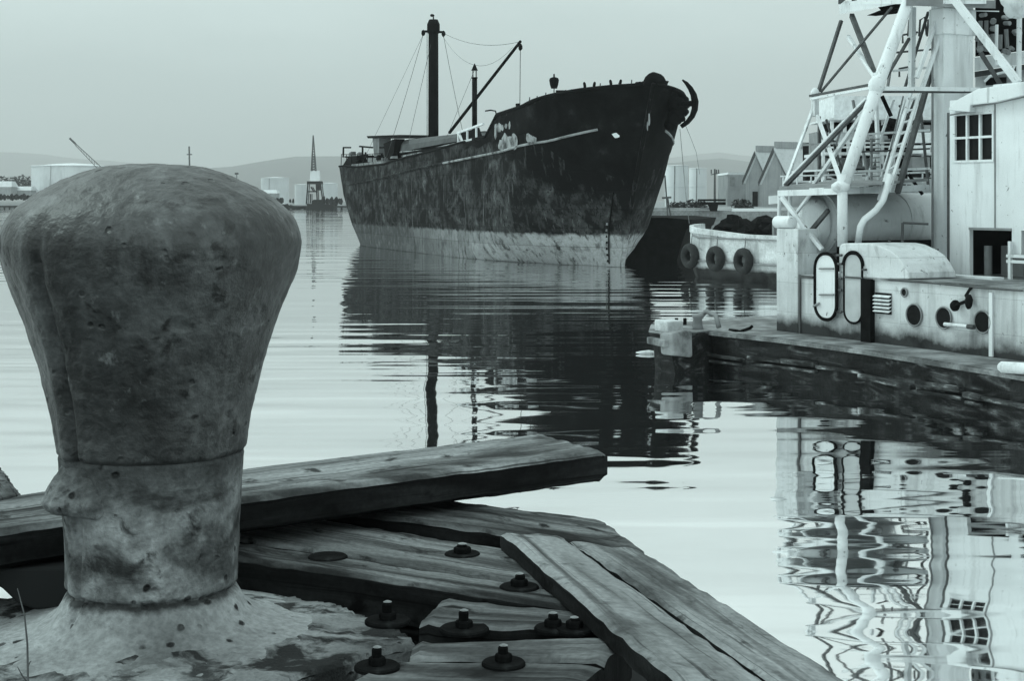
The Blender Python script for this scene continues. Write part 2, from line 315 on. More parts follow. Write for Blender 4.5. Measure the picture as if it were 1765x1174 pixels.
def slab(name, pix, Y0, Y1, z0, z1, m, **k):       # shore block between two picture columns at depths Y0..Y1
    a, b = pix; return MB().hexa([P(a, 0, Y0).xy.to_3d()+Vector((0, 0, z0)), P(b, 0, Y0).xy.to_3d()+Vector((0, 0, z0)), P(b, 0, Y1).xy.to_3d()+Vector((0, 0, z0)), P(a, 0, Y1).xy.to_3d()+Vector((0, 0, z0)),
        P(a, 0, Y0).xy.to_3d()+Vector((0, 0, z1)), P(b, 0, Y0).xy.to_3d()+Vector((0, 0, z1)), P(b, 0, Y1).xy.to_3d()+Vector((0, 0, z1)), P(a, 0, Y1).xy.to_3d()+Vector((0, 0, z1))]).build(name, m, recentre=False, **k)
slab('shore_ground', (-500, 1060), 800, 3600, -3, 1.6, 'land', kind='structure')
slab('quay', (1060, 2600), 178, 3500, -3, 3.3, 'quay', kind='structure')
M['wood_side'] = wood('shade_dark_timber_side', .005, .012, .03, .003)  # near-black colour paints the shade on side and under faces of the boards
M['tank_grey'] = mat('greyed_tank_paint', [(.25, .44), (.75, .56)], .9, detail=7, rough=.5, bump=.1, streak=(3, .4, .55, .8, .22), dark=(5, .64, .72, .12, (1, 1, 1)), fine=30, finec=.05)
# ------------------------------------------------------------------ rusty freighter
SH = Frame((7.4, 101.5, 0), (.335, -.942)); LS = 66.0
ship = empty('cargo_ship', SH.o, SH.rz, 'old rusting black cargo ship with tall mast and pale band above the waterline', 'ship')
def lerp(t, x):
    if x <= t[0][0]: return t[0][1]
    for (a, b), (c, d) in zip(t, t[1:]):
        if x <= c: return b+(d-b)*(x-a)/(c-a)
    return t[-1][1]
ENT = [(-1, 26), (0, 21), (1, 15), (2.3, 11.5), (6, 9.2), (12.5, 7.6)]
EXI = [(-1, 18), (0, 16), (2, 11), (5, 7), (9, 5)]
def over(z): return 5.0*(max(z, 0)/12.0)**1.12
def stern(z): return LS - 3.4 + 2.5*(max(z, 0)/8.6)**1.0
def half(s, z):          # s = metres aft of the stem foot
    u = s + over(z); L = lerp(ENT, z); B = 5.5 - .25*max(0, 1-max(z, 0)/3)
    if u <= 0: return 0
    b = B*(1-(1-min(u/L, 1))**2)
    e = stern(z)-s; X = lerp(EXI, z)
    if e <= 0: return 0
    if e < X: b *= math.sqrt(max(0, 1-(1-e/X)**2))
    return b
def proj(lp): wpt = SH.o + SH.a*lp[0] + SH.b*lp[1] + Vector((0, 0, lp[2])); return CX+F*wpt.x/wpt.y, HY-F*(wpt.z-H)/wpt.y
def trace(pts):          # picture trace along the near side -> (s, z) table
    res = []
    for px, py in pts:
        best = None
        for i in range(int((LS+8)*4)):
            s = -4.6+i*.25; z = 9
            for _ in range(4):
                Yd = (SH.o + SH.a*(-s) + SH.b*(-half(s, z))).y; z = H-(py-HY)/F*Yd
            e = abs(proj((-s, -half(s, z), z))[0]-px)
            if best is None or e < best[0]: best = (e, s, z)
        res.append((best[1], best[2]))
    res.sort(); return res
sheer = trace([(1105, 146), (1060, 149), (1000, 155), (955, 164), (900, 184), (856, 198), (838, 236), (790, 247), (740, 262), (700, 271), (662, 283), (640, 290), (615, 288), (592, 286)])
sheer = [(-5.2, sheer[0][1]+.05)] + sheer
stripe = trace([(1035, 223), (950, 243), (860, 262), (790, 276), (720, 290), (660, 306), (600, 319)])
def hullpt(s, z, side=-1, off=0): return Vector((-s, side*(half(s, z)+off), z))
NS, NV = 110, 26
hm = MB(); V = []; idx = {}
def station(i, v, side):
    u = i/NS; u2 = u**1.35 if u < .5 else u   # crowd the bow
    u2 = (u**1.5)*.5**(-.5) if u < .5 else u
    z = None; s = 0; zt = 9
    for _ in range(3):
        z = -1.2 + (zt+1.2)*v; s = -over(z) + (stern(z)+over(z))*u2; zt = lerp(sheer, s)
    b = half(s, z)
    if 0 < i < NS: b += .035*noise.noise(Vector((s*.5, z*.7, side*3)))     # dented plating
    return (-s, side*max(b, 0), z)
for side in (-1, 1):
    V = [station(i, (j/NV)**.9, side) for i in range(NS+1) for j in range(NV+1)]
    hm.add(V, [(i*(NV+1)+j, (i+1)*(NV+1)+j, (i+1)*(NV+1)+j+1, i*(NV+1)+j+1) for i in range(NS) for j in range(NV)])
hull = hm.build('hull', 'hull', ship, smooth=True)
# black painted bow plating follows the forecastle (its own paint, a sheet laid on the plates)
bm_ = MB(); cols = 46; V = []
for side in (-1, 1):
    V = []
    for i in range(cols+1):
        for j in range(9):
            v = j/8; s_ = None
            f = i/cols
            zb = 9.6 - 1.2*f + .5*noise.noise(Vector((f*9, side, 0))) + (-4.0*max(0, 1-f*2.6))
            s0 = f*20.5; zt = lerp(sheer, s0-over(11)*(1-f))
            z = zb+(zt-.02-zb)*v; s = -over(z)+(s0)
            zt2 = lerp(sheer, s)
            z = min(z, zt2); h_ = half(s, z)
            V.append((-s + (.04 if i == 0 else 0), side*(h_+.05), z))
    bm_.add(V, [(i*9+j, (i+1)*9+j, (i+1)*9+j+1, i*9+j+1) for i in range(cols) for j in range(8)])
bm_.build('bow_paint', 'hull_bow', hull, smooth=True)
# deck
dk = MB(); V = []
for i in range(0, NS+1):
    s = -4.9 + (stern(8)+4.7)*i/NS; zt = lerp(sheer, s)-.95
    h_ = max(half(s, zt)-.05, .01); V += [(-s, -h_, zt), (-s, h_, zt)]
dk.add(V, [(2*i, 2*i+2, 2*i+3, 2*i+1) for i in range(NS)]).build('deck', 'ship_dark', ship)
# rubbing strake and rail cap
def along(pts, n=60):
    s0, s1 = pts[0][0], pts[-1][0]; return [(s0+(s1-s0)*i/n, lerp(pts, s0+(s1-s0)*i/n)) for i in range(n+1)]
for side in (-1, 1):
    A_ = along(stripe, 80); k_ = 34
    MB().tube([hullpt(s, z, side, .05) for s, z in A_[:k_+1]], .09, 6).build('rubbing_strake', 'strake', hull, smooth=True)
    MB().tube([hullpt(s, z, side, .05) for s, z in A_[k_:]], .09, 6).build('rubbing_strake', 'hull', hull, smooth=True)
rc = MB()
for side in (-1, 1):
    rc.tube([hullpt(s, lerp(sheer, s)+.03, side, 0) for s in [-4.6+i*.5 for i in range(41)]], .13, 6)
    rc.tube([hullpt(s, lerp(sheer, s)+.02, side, 0) for s in [17.5+i*1.0 for i in range(58)]], .10, 6)
rc.build('bulwark_rail', 'ship_dark', ship, smooth=True)
# stem bar and draught-mark strip
MB().tube([(over(z)+.05, 0, z) for z in [-.8+i*.4 for i in range(33)]], .16, 6).build('stem_bar', 'hull', hull, smooth=True)
for i in range(7):
    z = .3+i*.42; s = 1.1-over(z); p = hullpt(s, z, -1, .04); MB().box(p.x-.07, p.x+.09, p.y-.03, p.y+.05, z, z+.16).build('draught_mark', 'ship_dark' if z < 2 else 'strake', hull)
MB().tube([hullpt(.9-over(.2+i*.6), .2+i*.6, -1, .10) for i in range(9)], .05, 5).build('hanging_chain', 'iron_dark', ship)
# worn patches of pale paint where the name stood
def patch(cells, name, m, off=.09):
    for px, py, rx, ry, sd_ in cells:
        b = MB()
        pts = trace([(px, py)])[0]; s0, z0 = pts; k = 12; ring = []
        for i in range(k):
            a = 2*math.pi*i/k; q = 1+.35*noise.noise(Vector((math.cos(a)*1.5+sd_, math.sin(a)*1.5, sd_*2.0)))
            s = s0+rx*q*math.cos(a); z = z0+ry*q*math.sin(a); ring.append(hullpt(s, z, -1, off))
        c = sum(ring, Vector())/k; b.add(ring+[c], [(i, (i+1) % k, k) for i in range(k)]); b.build(name, m, hull)
patch([(856, 226, .32, .62, 1), (862, 220, .55, .35, 2), (869, 220, .30, .22, 3), (875, 217, .28, .18, 4), (880, 216, .22, .26, 5)], 'worn_lettering', 'ship_pale')
patch([(872, 244, .7, .55, 6), (880, 246, .8, .5, 7), (889, 243, .7, .6, 8), (867, 250, .6, .4, 9), (913, 238, .45, .3, 10), (921, 240, .3, .2, 11)], 'primer_patches', 'ship_pale', .10)
patch([(1063, 233, .16, .17, 12)], 'hawse_ring', 'white')
patch([(1121, 206, .16, .45, 13), (1118, 217, .12, .3, 14)], 'hawse_mark', 'strake', .12)  # pale marks on the plating by the hawse
# forecastle fittings
fc = lambda px, py, Yd=103: SH.p(px, py, Yd)
wl_ = MB(); c = fc(1128, 144, 99.5); wl_.blob(c, .75, .75, .75, 14, 10, .12, 2); wl_.hexa([fc(1112, 152, 99.5), fc(1146, 152, 99.5), fc(1146, 152, 100.5), fc(1112, 152, 100.5), fc(1121, 138, 99.5), fc(1136, 138, 99.5), fc(1136, 138, 100.5), fc(1121, 138, 100.5)])
wl_.build('windlass', 'ship_dark', ship, smooth=True)
fl = MB(); fl.prism([fc(1138, 150, 99), fc(1141, 141, 99), (fc(1146, 138.5, 99)), fc(1153, 139, 99), fc(1149, 149, 99)], SH.loc(SH.o+Vector((0, .7, 0)))).build('fairlead', 'ship_dark', ship)
hs_ = MB()
for px, py, r_ in ((1156, 158, .25), (1164, 160, .25), (1172, 164, .3), (1179, 171, .3), (1181, 181, .3), (1179, 192, .3), (1173, 203, .3), (1160, 170, .5), (1168, 180, .6), (1168, 192, .5), (1162, 205, .5), (1156, 215, .4), (1150, 162, .3)):
    hs_.blob(fc(px, py, 99.6), r_, r_*1.1, r_, 10, 7, .3, px)
hs_.build('anchor_bed', 'ship_dark', ship, smooth=True)
for i, (px, py, r_) in enumerate(((1086, 150, .22), (1096, 148, .3), (1105, 147, .26), (1112, 146, .34), (1140, 149, .3), (1150, 152, .22), (1076, 151, .16), (1040, 153, .15), (985, 158, .16), (975, 157, .12))):
    MB().blob(fc(px, py, 101), r_*1.3, r_, r_*.8, 9, 6, .8, px).build('rope_coil', 'ship_dark', ship)
for px, h_ in ((1088, 12), (1100, 6), (1066, 7), (1034, 6), (940, 9), (925, 8), (912, 10)): MB().tube([fc(px, 152 if px > 1000 else 152+(1000-px)*.32, 103), fc(px+1, (152 if px > 1000 else 152+(1000-px)*.32)-h_-3, 103)], .04, 5).build('stanchion', 'truss_dark', ship)
an = MB(); arc = [(1176, 137), (1183, 143), (1190, 152), (1195.5, 163), (1198, 175), (1197.5, 188), (1193, 200), (1185, 210), (1174, 218)]
an.tube([fc(x, y, 98.6) for x, y in arc], [.05, .12, .17, .21, .24, .21, .18, .16, .14], 8)
an.tube([fc(1197, 178, 98.6), fc(1180, 178, 98.9), fc(1166, 180, 99.3)], [.2, .17, .17], 8)
an.build('anchor', 'iron_dark', ship, smooth=True)
MB().tube([fc(1180, 212, 98.8), fc(1190, 236, 98.8), fc(1200, 262, 98.9), fc(1206, 300, 99)], .018, 4).build('anchor_line', 'strake', ship)
MB().tube([fc(1172, 222, 100), fc(1178, 290, 100), fc(1183, 345, 101), fc(1188, 385, 102)], .022, 4).build('mooring_line', 'strake', ship)
lp = MB(); c = fc(955, 146, 109); lp.lathe([(.22, -.25), (.3, 0), (.36, .35), (.30, .5), (.06, .58), (.05, .8)], c, 12); lp.tube([c+Vector((0, 0, -.25)), c+Vector((0, 0, -1.3))], .035, 6)
lp.build('deck_lantern', 'ship_dark', ship)
b = MB(); b.hexa([fc(958, 167, 107), fc(994, 160, 105), fc(994, 160, 106), fc(958, 167, 108.5), fc(958, 155, 107), fc(994, 155, 105), fc(994, 155, 106), fc(958, 155, 108.5)]).build('deck_locker', 'ship_dark', ship)
for px in (1008, 1024, 1053, 1069):
    t_ = MB(); c = fc(px, 156 if px < 1040 else 152, 104); sg = 1 if px in (1024, 1069) else -1
    t_.tube([c, c+Vector((0, 0, .35)), c+Vector((.08*sg, -.0, .5)), c+Vector((.10*sg, 0, .55)), c+Vector((.22*sg, 0, .50))], [.10, .10, .10, .08, .05], 6)
    t_.build('rail_hook', 'ship_dark', ship, smooth=True)
t_ = MB(); t_.tube([fc(893, 188, 113), fc(892, 178, 113)], .16, 8).build('bitt', 'ship_dark', ship)
t_ = MB(); t_.tube([fc(836, 191, 116), fc(846, 189.5, 116), fc(854, 191, 116), fc(856, 199, 116)], .06, 6).build('vent_pipe', 'ship_dark', ship, smooth=True)
# masts, boom, stays
def midp(px, py):           # on the ship's centre plane
    return SH.q(px, py, 0)
mt = midp(747, 36); mb = midp(748, 236); mb.x = mt.x
ms = MB(); ms.tube([(mt.x, 0, 7), (mt.x, 0, mt.z-2), (mt.x, 0, mt.z)], [.5, .47, .46], 16).build('mast', 'ship_dark', ship, smooth=True)
cr = MB(); cr.lathe([(.5, mt.z-1.2), (.62, mt.z-.9), (.62, mt.z-.3), (.42, mt.z+.15)], (mt.x, 0, 0), 12); cr.beam((mt.x, -1.0, mt.z-1.0), (mt.x, 1.0, mt.z-1.0), .2); cr.tube([(mt.x, 0, mt.z), (mt.x, 0, mt.z+.55)], .06, 6)
cr.blob((mt.x, -.12, mt.z+.55), .16, .22, .14, 8, 5); cr.blob((mt.x, -1.0, mt.z-1.15), .15, .2, .3, 8, 5); cr.blob((mt.x, 1.0, mt.z-1.15), .15, .2, .3, 8, 5); cr.build('mast_head', 'ship_dark', ship)
ld = MB(); ld.tube([(mt.x, -.62, 8), (mt.x, -.62, mt.z-1)], .035, 5); ld.build('mast_ladder', 'strake', ship)
s2 = midp(818, 112); sm = MB(); sm.tube([(s2.x, 0, 8), (s2.x, 0, s2.z-1.1)], .23, 12).build('sampson_post', 'ship_dark', ship, smooth=True)
sc_ = MB(); sc_.lathe([(.30, s2.z-.45), (.26, s2.z-.4), (.03, s2.z+.15)], (s2.x, 0, 0), 10); sc_.lathe([(.27, s2.z-1.15), (.27, s2.z-1.05)], (s2.x, 0, 0), 10)
for a in range(4): sc_.tube([(s2.x+.2*math.cos(a*1.57+.5), .2*math.sin(a*1.57+.5), s2.z-1.1), (s2.x+.2*math.cos(a*1.57+.5), .2*math.sin(a*1.57+.5), s2.z-.4)], .045, 5)
sc_.build('post_lantern', 'ship_dark', ship)
bf = midp(775, 228); bt = midp(897, 71)
MB().tube([bf, bt], [.15, .12], 8).build('cargo_boom', 'ship_dark', ship, smooth=True)
def wire(name, p, q, sag=0, r=.02, m='truss_dark', n=12):
    p = Vector(p); q = Vector(q); return MB().tube([p.lerp(q, i/n)-Vector((0, 0, sag*4*(i/n)*(1-i/n))) for i in range(n+1)], r, 4).build(name, m, ship)
wire('topping_lift', (mt.x, .8, mt.z-1.0), bt, .7, .018); wire('boom_guy', (mt.x, .8, mt.z-1.2), midp(884, 81), 2.2, .015)
wire('cargo_runner', bt-Vector((0, 0, .5)), midp(896, 190), 0, .03); MB().blob(bt-Vector((0, 0, .45)), .13, .18, .3, 8, 5).build('boom_block', 'ship_dark', ship)
for y_, yy, px, py in ((-1, -5.2, 660, 240), (1, 5.2, 806, 150)):
    e_ = SH.q(px, py, yy*.8); wire('shroud', (mt.x, y_, mt.z-1.3), (e_.x, e_.y, 7.6 if y_ < 0 else 9), .3, .022)
wire('aft_stay', (mt.x, -1, mt.z-1.3), (mt.x-9, -5.0, 7.6), 0, .018)
# hatch under grey tarpaulin
hq = lambda px, py, d: SH.q(px, py, d)
tp = MB(); A = [hq(690, 259, -2.6), hq(790, 241, -2.6)]; Bm = hq(790, 228, -2.6); Am = hq(683, 240, -2.6)
def xz(px, py, d): p = hq(px, py, d); return Vector((p.x, d, p.z))
L0 = xz(686, 262, -2.8); L1 = xz(789, 243, -2.8); U0 = xz(686, 241, -2.4); U1 = xz(789, 229, -2.4)
n_ = 26; V = []
for i in range(n_+1):
    f = i/n_; lo = L0.lerp(L1, f); up = U0.lerp(U1, f); wv = .10*noise.noise(Vector((f*14, 0, 0)))
    V += [(lo.x, -2.85+wv, lo.z), (lo.x, -2.75+wv*.7, lo.z*.5+up.z*.5), (up.x, -2.45, up.z-.12+wv*.3), (up.x, -1.4, up.z+.06+wv*.4), (up.x, 0, up.z+.22+wv*.5), (up.x, 2.4, up.z), (lo.x, 2.8, lo.z)]
tp.add(V, [(i*7+j, (i+1)*7+j, (i+1)*7+j+1, i*7+j+1) for i in range(n_) for j in range(6)] + [tuple(range(7)), tuple(range(n_*7, n_*7+7))[::-1]])
tp.build('hatch_tarpaulin', 'tarp', ship, smooth=False)
xa, xb = L0.x, L1.x
MB().box(min(xa, xb)+.1, max(xa, xb)-.1, -2.5, 2.5, 6.6, L0.z+.35).build('hatch_coaming', 'ship_dark', ship)
hr = MB(); hr.tube([xz(690, 262, -3.0), xz(740, 258, -3.0), xz(790, 246, -3.0)], .09, 6); hr.build('hatch_rail', 'ship_pale', ship)
# white rail frame abreast the sampson post
wf = MB(); d_ = -5.0
p1, p2, p3, p4 = hq(789, 229, d_), hq(833, 213, d_), hq(833, 236, d_), hq(789, 246, d_)
wf.beam(p1, p2, .16, .16); wf.beam(p4, p3, .16, .16)
for a_, b_ in (((790, 229), (790, 246)), ((805.5, 223), (805.5, 243)), ((821, 218), (821, 239.5)), ((791, 229), (797, 245))): wf.beam(hq(*a_, d_), hq(*b_, d_), .17, .12)
wf.build('white_rail_frame', 'white_clean', ship)
MB().hexa([hq(792, 245, -4.2), hq(832, 237, -4.2), hq(832, 237, -3.6), hq(792, 245, -3.6), hq(792, 230, -4.2), hq(826, 219, -4.2), hq(826, 219, -3.6), hq(792, 230, -3.6)]).build('winch_house', 'ship_dark', ship)
# stern clutter
sp = lambda px, py, d=-3.0: SH.q(px, py, d)
def pane(pts, d, t=.3): return MB().prism([sp(x, y, d) for x, y in pts], (0, t, 0))
pane([(632, 234), (690, 232), (692, 237), (634, 238)], -3.2, 3.2).build('bridge_canopy', 'ship_dark', ship)
pane([(642, 238), (654, 238), (653, 270), (645, 270)], -2.6, 1.2).build('funnel_casing', 'grey_paint', ship)
pane([(661, 247), (680, 239), (679, 262), (671, 275), (664, 272)], -3.4, 1.0).build('ventilator', 'ship_dark', ship)
sr = MB()
for a_, b_ in (((592, 254), (604, 254)), ((592, 254), (591.5, 271)), ((620, 252), (642, 254)), ((625, 252), (625, 272)), ((630, 262), (630, 272)), ((595, 270), (632, 272)), ((632, 271), (662, 271)), ((655, 254), (662, 254)), ((662, 272), (660, 288)), ((672, 270), (672, 287)), ((684, 258), (684, 283)), ((680, 262), (686, 280)), ((658, 264), (658, 272)), ((693, 272), (722, 270)), ((700, 262), (700, 275)), ((712, 258), (712, 275))):
    MB().beam(sp(*a_), sp(*b_), .16, .16).build('stern_rail', 'ship_dark', ship)
pane([(600, 270), (622, 267), (624, 279), (609, 282), (590, 286)], -3.4, 2.0).build('stern_winch', 'ship_dark', ship)
pane([(631, 272), (660, 272), (660, 278), (634, 279)], -3.9, 1.8).build('poop_house', 'grey_paint', ship)
pane([(606, 283), (660, 277), (660, 291), (600, 296)], -4.6, .4).build('poop_bulwark', 'ship_pale', ship)
pane([(691, 268), (722, 262), (722, 271), (696, 275)], -4.3, .5).build('deck_gear', 'ship_pale', ship)
pane([(700, 262), (785, 248), (785, 253), (712, 268)], -3.8, .5).build('deck_pipes', 'ship_dark', ship)
rns = random.Random(21)
for i in range(14):
    px = rns.uniform(598, 690); py = 272-(px-598)*.02+rns.uniform(-3, 8); w_ = rns.uniform(2, 7); h_ = rns.uniform(3, 9)
    pane([(px, py), (px+w_, py-.5), (px+w_*.9, py-h_), (px+w_*.2, py-h_*.8)], rns.uniform(-4.2, -1.5), .5).build('deck_clutter', rns.choice(['ship_dark', 'ship_dark', 'grey_paint', 'ship_pale']), ship)
for px in range(588, 664, 9): MB().tube([sp(px, 284, -4.4), sp(px+.5, 266, -4.4)], .04, 5).build('guard_post', 'ship_dark', ship)
MB().tube([sp(588, 266, -4.4), sp(624, 266, -4.4), sp(660, 264, -4.4)], .035, 5).build('guard_rail', 'ship_dark', ship)
for a_, c_ in (((748, 52), (700, 262)), ((818, 120), (770, 236))): MB().tube([SH.q(*a_, 0), SH.q(*c_, -3)], .02, 4).build('running_rope', 'truss_dark', ship)
rd = MB(); e = stern(1.2); rd.prism([(-e+1.5, -.1, .9), (-e-1.6, -.1, 1.25), (-e-1.4, -.1, 1.6), (-e+1.5, -.1, 1.5)], (0, .25, 0)); rd.prism([(-e+2.6, -.1, -1), (-e+.4, -.1, -1), (-e+.2, -.1, 1.2), (-e+2.6, -.1, 1.4)], (0, .25, 0))
rd.build('rudder', 'hull', ship)
# ------------------------------------------------------------------ white crane barge
BF = Frame((7.07, 40.1, 0), (.456, -.890))
barge = empty('crane_barge', BF.o, BF.rz, 'white floating crane barge with lattice tower, deckhouse and crane cabin', 'crane barge')
q = BF.q
def bp(x, y, Y): return BF.p(x, y, Y)
top = [BF.z(x, y, 1.0) for x, y in ((1122, 561), (1118, 573), (1153, 579), (1224, 572), (1352, 586), (1487, 604), (1701, 638), (1900, 672), (2150, 712))]
top.append(Vector((top[-1].x, 13, 1))); top.append(Vector((-1.0, 13, 1))); top.append(BF.z(1340, 545, 1.0))
bot = [Vector((max(p.x, -.9 if i in (2, 3) else -1.2), p.y+(.15 if i > 2 else .5), -1.2)) for i, p in enumerate(top)]
n = len(top); hb = MB(); V = []
for k in range(9):
    for i in range(n):
        p = bot[i].lerp(top[i], (k/8)**.7); V.append(p)
# finer rings along the side
ring = []
for k in range(9):
    r_ = []
    for i in range(n):
        A_, B_ = bot[i].lerp(top[i], (k/8)**.6), bot[(i+1) % n].lerp(top[(i+1) % n], (k/8)**.6); m_ = max(1, int((B_-A_).length/.3)) if k == 0 else cnt[i]
        if k == 0: ring.append(m_)
        for j in range(m_):
            pt = A_.lerp(B_, j/m_); d = .06*noise.noise(pt*1.2)*(1 if 0 < k < 8 else 0); r_.append(pt+Vector((d, d, 0)))
    if k == 0: cnt = list(ring)
    V = r_ if k == 0 else V+r_
N_ = sum(cnt)
hb.add(V, [(k*N_+j, k*N_+(j+1) % N_, (k+1)*N_+(j+1) % N_, (k+1)*N_+j) for k in range(8) for j in range(N_)])
bh = hb.build('hull', 'barge_hull', barge)
MB().prism([p+Vector((0, 0, .004)) for p in top], (0, 0, .03)).build('deck', 'barge_deck', barge)
# rubbing timbers along the side
rr = MB()
side = top[3:9]
rn9 = random.Random(4)
for a_, b_ in zip(side, side[1:]):
    L_ = (b_-a_).length; u = 0
    while u < L_:
        ln = rn9.uniform(.8, 3.2); v = min(L_, u+ln); zz = .44+rn9.uniform(-.05, .05)
        rr.beam(a_.lerp(b_, u/L_)+Vector((0, -.08, zz-1)), a_.lerp(b_, v/L_)+Vector((0, -.08+.03*rn9.uniform(-1, 1), zz-1+.04*rn9.uniform(-1, 1))), .16, rn9.uniform(.07, .13))
        if rn9.random() < .6: rr.beam(a_.lerp(b_, u/L_)+Vector((0, -.04, zz-1.17)), a_.lerp(b_, v/L_)+Vector((0, -.05, zz-1.15)), .12, .08)
        u = v+rn9.uniform(.0, .25)
rr.build('rubbing_timber', mat('splintered_rubbing_timber', [(.42, .015), (.56, .06), (.70, .38)], 2.2, stretch=(.7, 1, 3), detail=12, rough=.9, bump=.8, bdist=.03, fine=14), barge, bevel=.02)
de = MB()
for a_, b_ in zip(side, side[1:]): de.beam(a_+Vector((0, -.03, -.04)), b_+Vector((0, -.03, -.04)), .07, .09)
de.build('deck_edge', 'barge_deck', barge)
# bow blocks
def bl(px0, px1, py0, py1, z1, dep=.6, d=0):
    a_ = BF.z(px0, py1, z1-.0); return a_
bb = MB(); c = BF.z(1153, 579, 1.0); c2 = BF.z(1190, 575.5, 1.0); dd = (c2-c).normalized(); nrm = Vector((-dd.y, dd.x, 0));
bb.hexa([c+Vector((0, 0, -.5))-nrm*.12, c2+Vector((0, 0, -.62))-nrm*.10, c2+Vector((0, 0, -.62))+nrm*.3, c+Vector((0, 0, -.5))+nrm*.3, c+Vector((0, 0, .07))-nrm*.1, c2+Vector((0, 0, .10))-nrm*.08, c2+Vector((0, 0, .10))+nrm*.35, c+Vector((0, 0, .07))+nrm*.35])
bb.build('bow_plate', 'ship_pale', barge, bevel=.07)
bb = MB(); c = BF.z(1120, 574, 1.0); c2 = BF.z(1151, 579, 1.0); dd = (c2-c).normalized(); nrm = Vector((-dd.y, dd.x, 0))
bb.hexa([c+Vector((0, 0, -.28))-nrm*.1, c2+Vector((0, 0, -.30))-nrm*.1, c2+Vector((0, 0, -.30))+nrm*.3, c+Vector((0, 0, -.28))+nrm*.3, c+Vector((0, 0, -.1))-nrm*.1, c2+Vector((0, 0, -.1))-nrm*.1, c2+Vector((0, 0, -.1))+nrm*.3, c+Vector((0, 0, -.1))+nrm*.3])
bb.build('bow_fender', 'ship_pale', barge, bevel=.03)
bb = MB(); c = BF.z(1131, 572, 1.0); bb.box(c.x-.1, c.x+.55, c.y, c.y+.5, 1.0, 1.32); bb.build('bow_locker', 'boat_white', barge, bevel=.04)
fb = MB(); c = BF.z(1203, 570, 1.0); fb.lathe([(.17, 0), (.13, .12), (.11, .3), (.17, .38), (.15, .44)], c, 14); fb.tube([c+Vector((-.15, 0, .1)), c+Vector((-.3, .1, .25)), c+Vector((-.05, .3, .5)), c+Vector((.25, .4, .42)), c+Vector((.4, .4, .1))], .07, 7)
fb.build('towing_hook', 'grey_paint', barge, smooth=True)
fb = MB(); c = BF.z(1166, 562, 1.0)
for dx in (0, .2): fb.tube([c+Vector((dx*.6, dx, 0)), c+Vector((dx*.6, dx, .22))], .05, 8)
fb.build('bitts', 'ship_dark', barge)
fb = MB(); fb.tube([BF.z(1258, 569, 1.04), BF.z(1268, 570.5, 1.06), BF.z(1280, 570.5, 1.06), BF.z(1292, 566, 1.06), BF.z(1296, 563, 1.12)], .045, 6); fb.build('deck_cleat', 'ship_dark', barge)
# low deckhouse
x1 = 16.0; HT = 2.56
X = lambda px, d=0: q(px, 500, d).x
ZZ = lambda px, py, d=0: q(px, py, d).z
MB().box(X(1378), x1, 0, 7.5, 1.03, HT).build('deckhouse_wall', 'white_wall', barge)
MB().box(X(1488)+.02, x1+.1, -.05, 7.6, HT+.002, HT+.06).build('deckhouse_roof', 'barge_deck', barge)
lp_ = MB(); lp_.box(0, X(1378)-.003, -.05, .6, 1.03, 3.75); lp_.build('corner_casing', 'white_wall', barge, bevel=.02)
lp_ = MB(); c = q(1353, 383, -.05); lp_.tube([(-.12, .05, c.z), (.55, .05, c.z)], .17, 12); lp_.build('rolled_fender', 'white_clean', barge, smooth=True, bevel=.03)
gd = MB(); gd.box(X(1378), X(1381), -.035, -.003, 1.05, HT); gd.box(X(1378), X(1402), -.03, -.003, HT-.08, HT-.01); gd.build('wall_seam', 'truss_dark', barge)
ps = MB(); ps.box(X(1491), X(1508), -.14, -.003, .72, HT+.02); ps.build('dark_downpipe', 'ship_dark', barge)
# companionway hood
hd = MB(); pts = [(1446, 481), (1446, 426), (1449, 421), (1454, 419), (1498, 419.5), (1515, 423), (1535, 433), (1547, 442), (1556, 455), (1564, 470), (1566, 481)]
hd.prism([q(x, y, -.05) for x, y in pts], (0, 1.5, 0)); hood = hd.build('companion_hood', 'white_wall', barge, bevel=.03)
def stadium(px0, px1, py0, py1, d, k=8):
    a_ = q(px0, (py0+py1)/2, d).x; b_ = q(px1, (py0+py1)/2, d).x; pm = (px0+px1)/2; z1 = q(pm, py0, d).z; z0 = q(pm, py1, d).z; r = (b_-a_)/2*.92; cx_ = (a_+b_)/2; hw = (b_-a_)/2; P_ = []
    for (sx, sz, st) in ((1, 1, 0), (-1, 1, 90), (-1, -1, 180), (1, -1, 270)):
        for i in range(k+1):
            an_ = R(st+90*i/k); P_.append(Vector((cx_+sx*(hw-r)+r*math.cos(an_), d, (z1-r if sz > 0 else z0+r)+r*math.sin(an_))))
    return P_
s1 = stadium(1405, 1442, 437, 551, -.16); dl = MB().prism(s1, (0, .06, 0)).build('door', 'white_clean', barge, bevel=.02, label='open steel door leaf')
MB().tube(s1+[s1[0], s1[1]], .045, 6, cap=False).build('door_seal', 'ship_dark', dl)
hn = MB()
for py in (463, 508): hn.tube([q(1412, py, -.19), q(1437, py, -.19)], .022, 6)
hn.tube([q(1402, 528, -.18), q(1412, 523, -.2)], .03, 6); hn.build('handle', 'grey_paint', dl)
s2_ = stadium(1455, 1486, 437, 557, -.065); dp = MB().prism(s2_, (0, .012, 0)).build('doorway', mat('grey_inner_door', [(.3, .34), (.7, .46)], 1.5, rough=.6, streak=(3, .4, .55, .8, .25)), barge)
MB().tube(s2_+[s2_[0], s2_[1]], .03, 6, cap=False).build('door_frame', 'ship_dark', dp)
up_ = MB(); up_.tube(stadium(1454, 1487, 435, 470, -.08)[0:18], .045, 6); up_.build('door_rim', 'ship_dark', dp)
MB().box(q(1455, 478, -.09).x, q(1486, 478, -.09).x, -.10, -.075, q(1470, 480, -.09).z, q(1470, 477, -.09).z).build('door_bar', 'truss_dark', dp)
